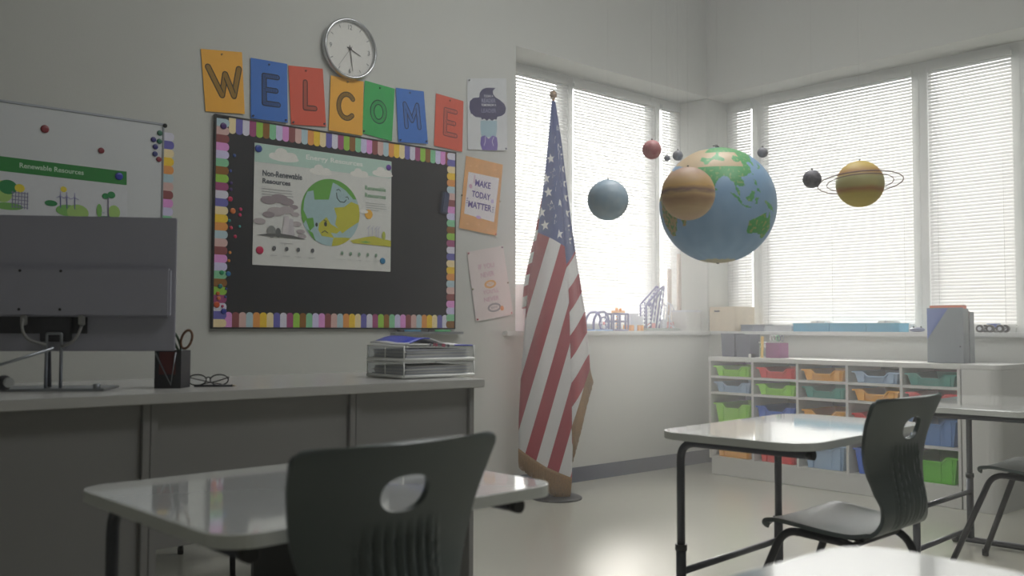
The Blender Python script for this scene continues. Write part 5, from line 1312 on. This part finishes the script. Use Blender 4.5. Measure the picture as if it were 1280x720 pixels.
# ------------------------------------------------------------------ camera and light
cam = bpy.data.cameras.new('camera'); co = bpy.data.objects.new('camera', cam); COL.objects.link(co)
cam.sensor_width = 36; cam.lens = 1168.434/1280*36; cam.clip_start = .02
yaw_, pit, rol = math.radians(41.4449), math.radians(2.4454), math.radians(.1778)
fwd = Vector((math.sin(yaw_)*math.cos(pit), math.cos(yaw_)*math.cos(pit), math.sin(pit)))
rgt = Vector((math.cos(yaw_), -math.sin(yaw_), 0)); upv = rgt.cross(fwd)
r2 = rgt*math.cos(rol)+upv*math.sin(rol); u2 = -rgt*math.sin(rol)+upv*math.cos(rol)
co.matrix_world = Matrix(((r2.x, u2.x, -fwd.x, 0), (r2.y, u2.y, -fwd.y, 0), (r2.z, u2.z, -fwd.z, 1.05), (0, 0, 0, 1)))
cam.dof.use_dof = True; cam.dof.focus_distance = 5.2; cam.dof.aperture_fstop = 3.2
SC.camera = co

w = bpy.data.worlds.new('sky'); SC.world = w; w.use_nodes = True
wn = w.node_tree; bg_ = wn.nodes['Background']; bg_.inputs['Strength'].default_value = 16
# overcast sky over pale ground
tcw = wn.nodes.new('ShaderNodeTexCoord'); sxw = wn.nodes.new('ShaderNodeSeparateXYZ'); rw = wn.nodes.new('ShaderNodeValToRGB')
wn.links.new(tcw.outputs['Generated'], sxw.inputs[0]); wn.links.new(sxw.outputs['Z'], rw.inputs['Fac']); wn.links.new(rw.outputs['Color'], bg_.inputs['Color'])
rw.color_ramp.elements[0].position = .02; rw.color_ramp.elements[0].color = (.07, .072, .07, 1)
rw.color_ramp.elements[1].position = .62; rw.color_ramp.elements[1].color = (1, .985, .95, 1)
e_ = rw.color_ramp.elements.new(.22); e_.color = (.1, .1, .097, 1)
# brighter on the side where the sun stands behind the cloud
dw = wn.nodes.new('ShaderNodeVectorMath'); dw.operation = 'DOT_PRODUCT'; dw.inputs[1].default_value = (.55, .83, .1); wn.links.new(tcw.outputs['Generated'], dw.inputs[0])
mw = wn.nodes.new('ShaderNodeMapRange'); mw.inputs['From Min'].default_value = .78; mw.inputs['From Max'].default_value = 1; mw.inputs['To Min'].default_value = 6; mw.inputs['To Max'].default_value = 62
wn.links.new(dw.outputs['Value'], mw.inputs['Value']); wn.links.new(mw.outputs['Result'], bg_.inputs['Strength'])
def portal(name, loc, rot, sx, sy):
    l = bpy.data.lights.new(name, 'AREA'); l.shape = 'RECTANGLE'; l.size = sx; l.size_y = sy; l.cycles.is_portal = True
    ob = bpy.data.objects.new(name, l); COL.objects.link(ob); ob.location = loc; ob.rotation_euler = rot; ob['kind'] = 'helper'
portal('daylight_left', (5.05, YA+.35, 1.95), (-PI/2, 0, 0), 2.0, 1.85)
portal('daylight_right', (XB+.35, 3.4, 1.95), (0, PI/2, 0), 1.85, 2.3)
for x, y, p in [(3.5, 2.6, 30), (2.6, .9, 26)]:  # fill lamps added out of view to lift the room's brightness
    l = bpy.data.lights.new('added_fill_light', 'AREA'); l.shape = 'RECTANGLE'; l.size = 1.5; l.size_y = .6; l.energy = p; l.color = (.99, 1, .99)
    ob = bpy.data.objects.new('added_fill_light', l); COL.objects.link(ob); ob.location = (x, y, ZC-.03)
sl = bpy.data.lights.new('hazy_sun', 'SUN'); sl.energy = 5; sl.angle = math.radians(14); sl.color = (1, .95, .86)
so_ = bpy.data.objects.new('hazy_sun', sl); COL.objects.link(so_); so_.rotation_euler = Vector((-.60, -.62, -.46)).to_track_quat('-Z', 'Y').to_euler()
SC.view_settings.view_transform = 'Standard'; SC.view_settings.look = 'None'; SC.view_settings.gamma = 1; SC.view_settings.exposure = .28
SC.view_settings.use_curve_mapping = False
cy = SC.cycles; cy.use_denoising = True; cy.max_bounces = 10; cy.diffuse_bounces = 6; cy.glossy_bounces = 4; cy.transmission_bounces = 6; cy.transparent_max_bounces = 12; cy.sample_clamp_indirect = 6

# scattering volume added to imitate veiling glare, densest near the window corner
b = MB(); b.box(X0-.35, XB+TH+.04, Y0-.35, YA+TH+.04, -.15, ZC+.15, 'wall'); hz = b.build('glare_volume'); hz['kind'] = 'stuff'
hz['label'] = 'added scattering volume imitating window glare across the classroom'
hm = bpy.data.materials.new('glare_scatter'); hm.use_nodes = True; hn = hm.node_tree; hn.nodes.remove(hn.nodes['Principled BSDF'])
vs_ = hn.nodes.new('ShaderNodeVolumeScatter'); vs_.inputs['Density'].default_value = .055; vs_.inputs['Anisotropy'].default_value = .6; vs_.inputs['Color'].default_value = (.97, .97, .97, 1)
tch = hn.nodes.new('ShaderNodeNewGeometry'); dm = hn.nodes.new('ShaderNodeVectorMath'); dm.operation = 'DISTANCE'; dm.inputs[1].default_value = (4.9, 4.3, 2.7)
hn.links.new(tch.outputs['Position'], dm.inputs[0])
mh = hn.nodes.new('ShaderNodeMapRange'); mh.interpolation_type = 'SMOOTHSTEP'; mh.inputs['From Min'].default_value = .2; mh.inputs['From Max'].default_value = 5.2; mh.inputs['To Min'].default_value = .11; mh.inputs['To Max'].default_value = .008
hn.links.new(dm.outputs['Value'], mh.inputs['Value']); hn.links.new(mh.outputs['Result'], vs_.inputs['Density'])
hn.links.new(vs_.outputs[0], hn.nodes['Material Output'].inputs['Volume']); hz.data.materials.clear(); hz.data.materials.append(hm)
SC.cycles.volume_bounces = 1; SC.cycles.volume_step_rate = 1; SC.cycles.volume_max_steps = 64
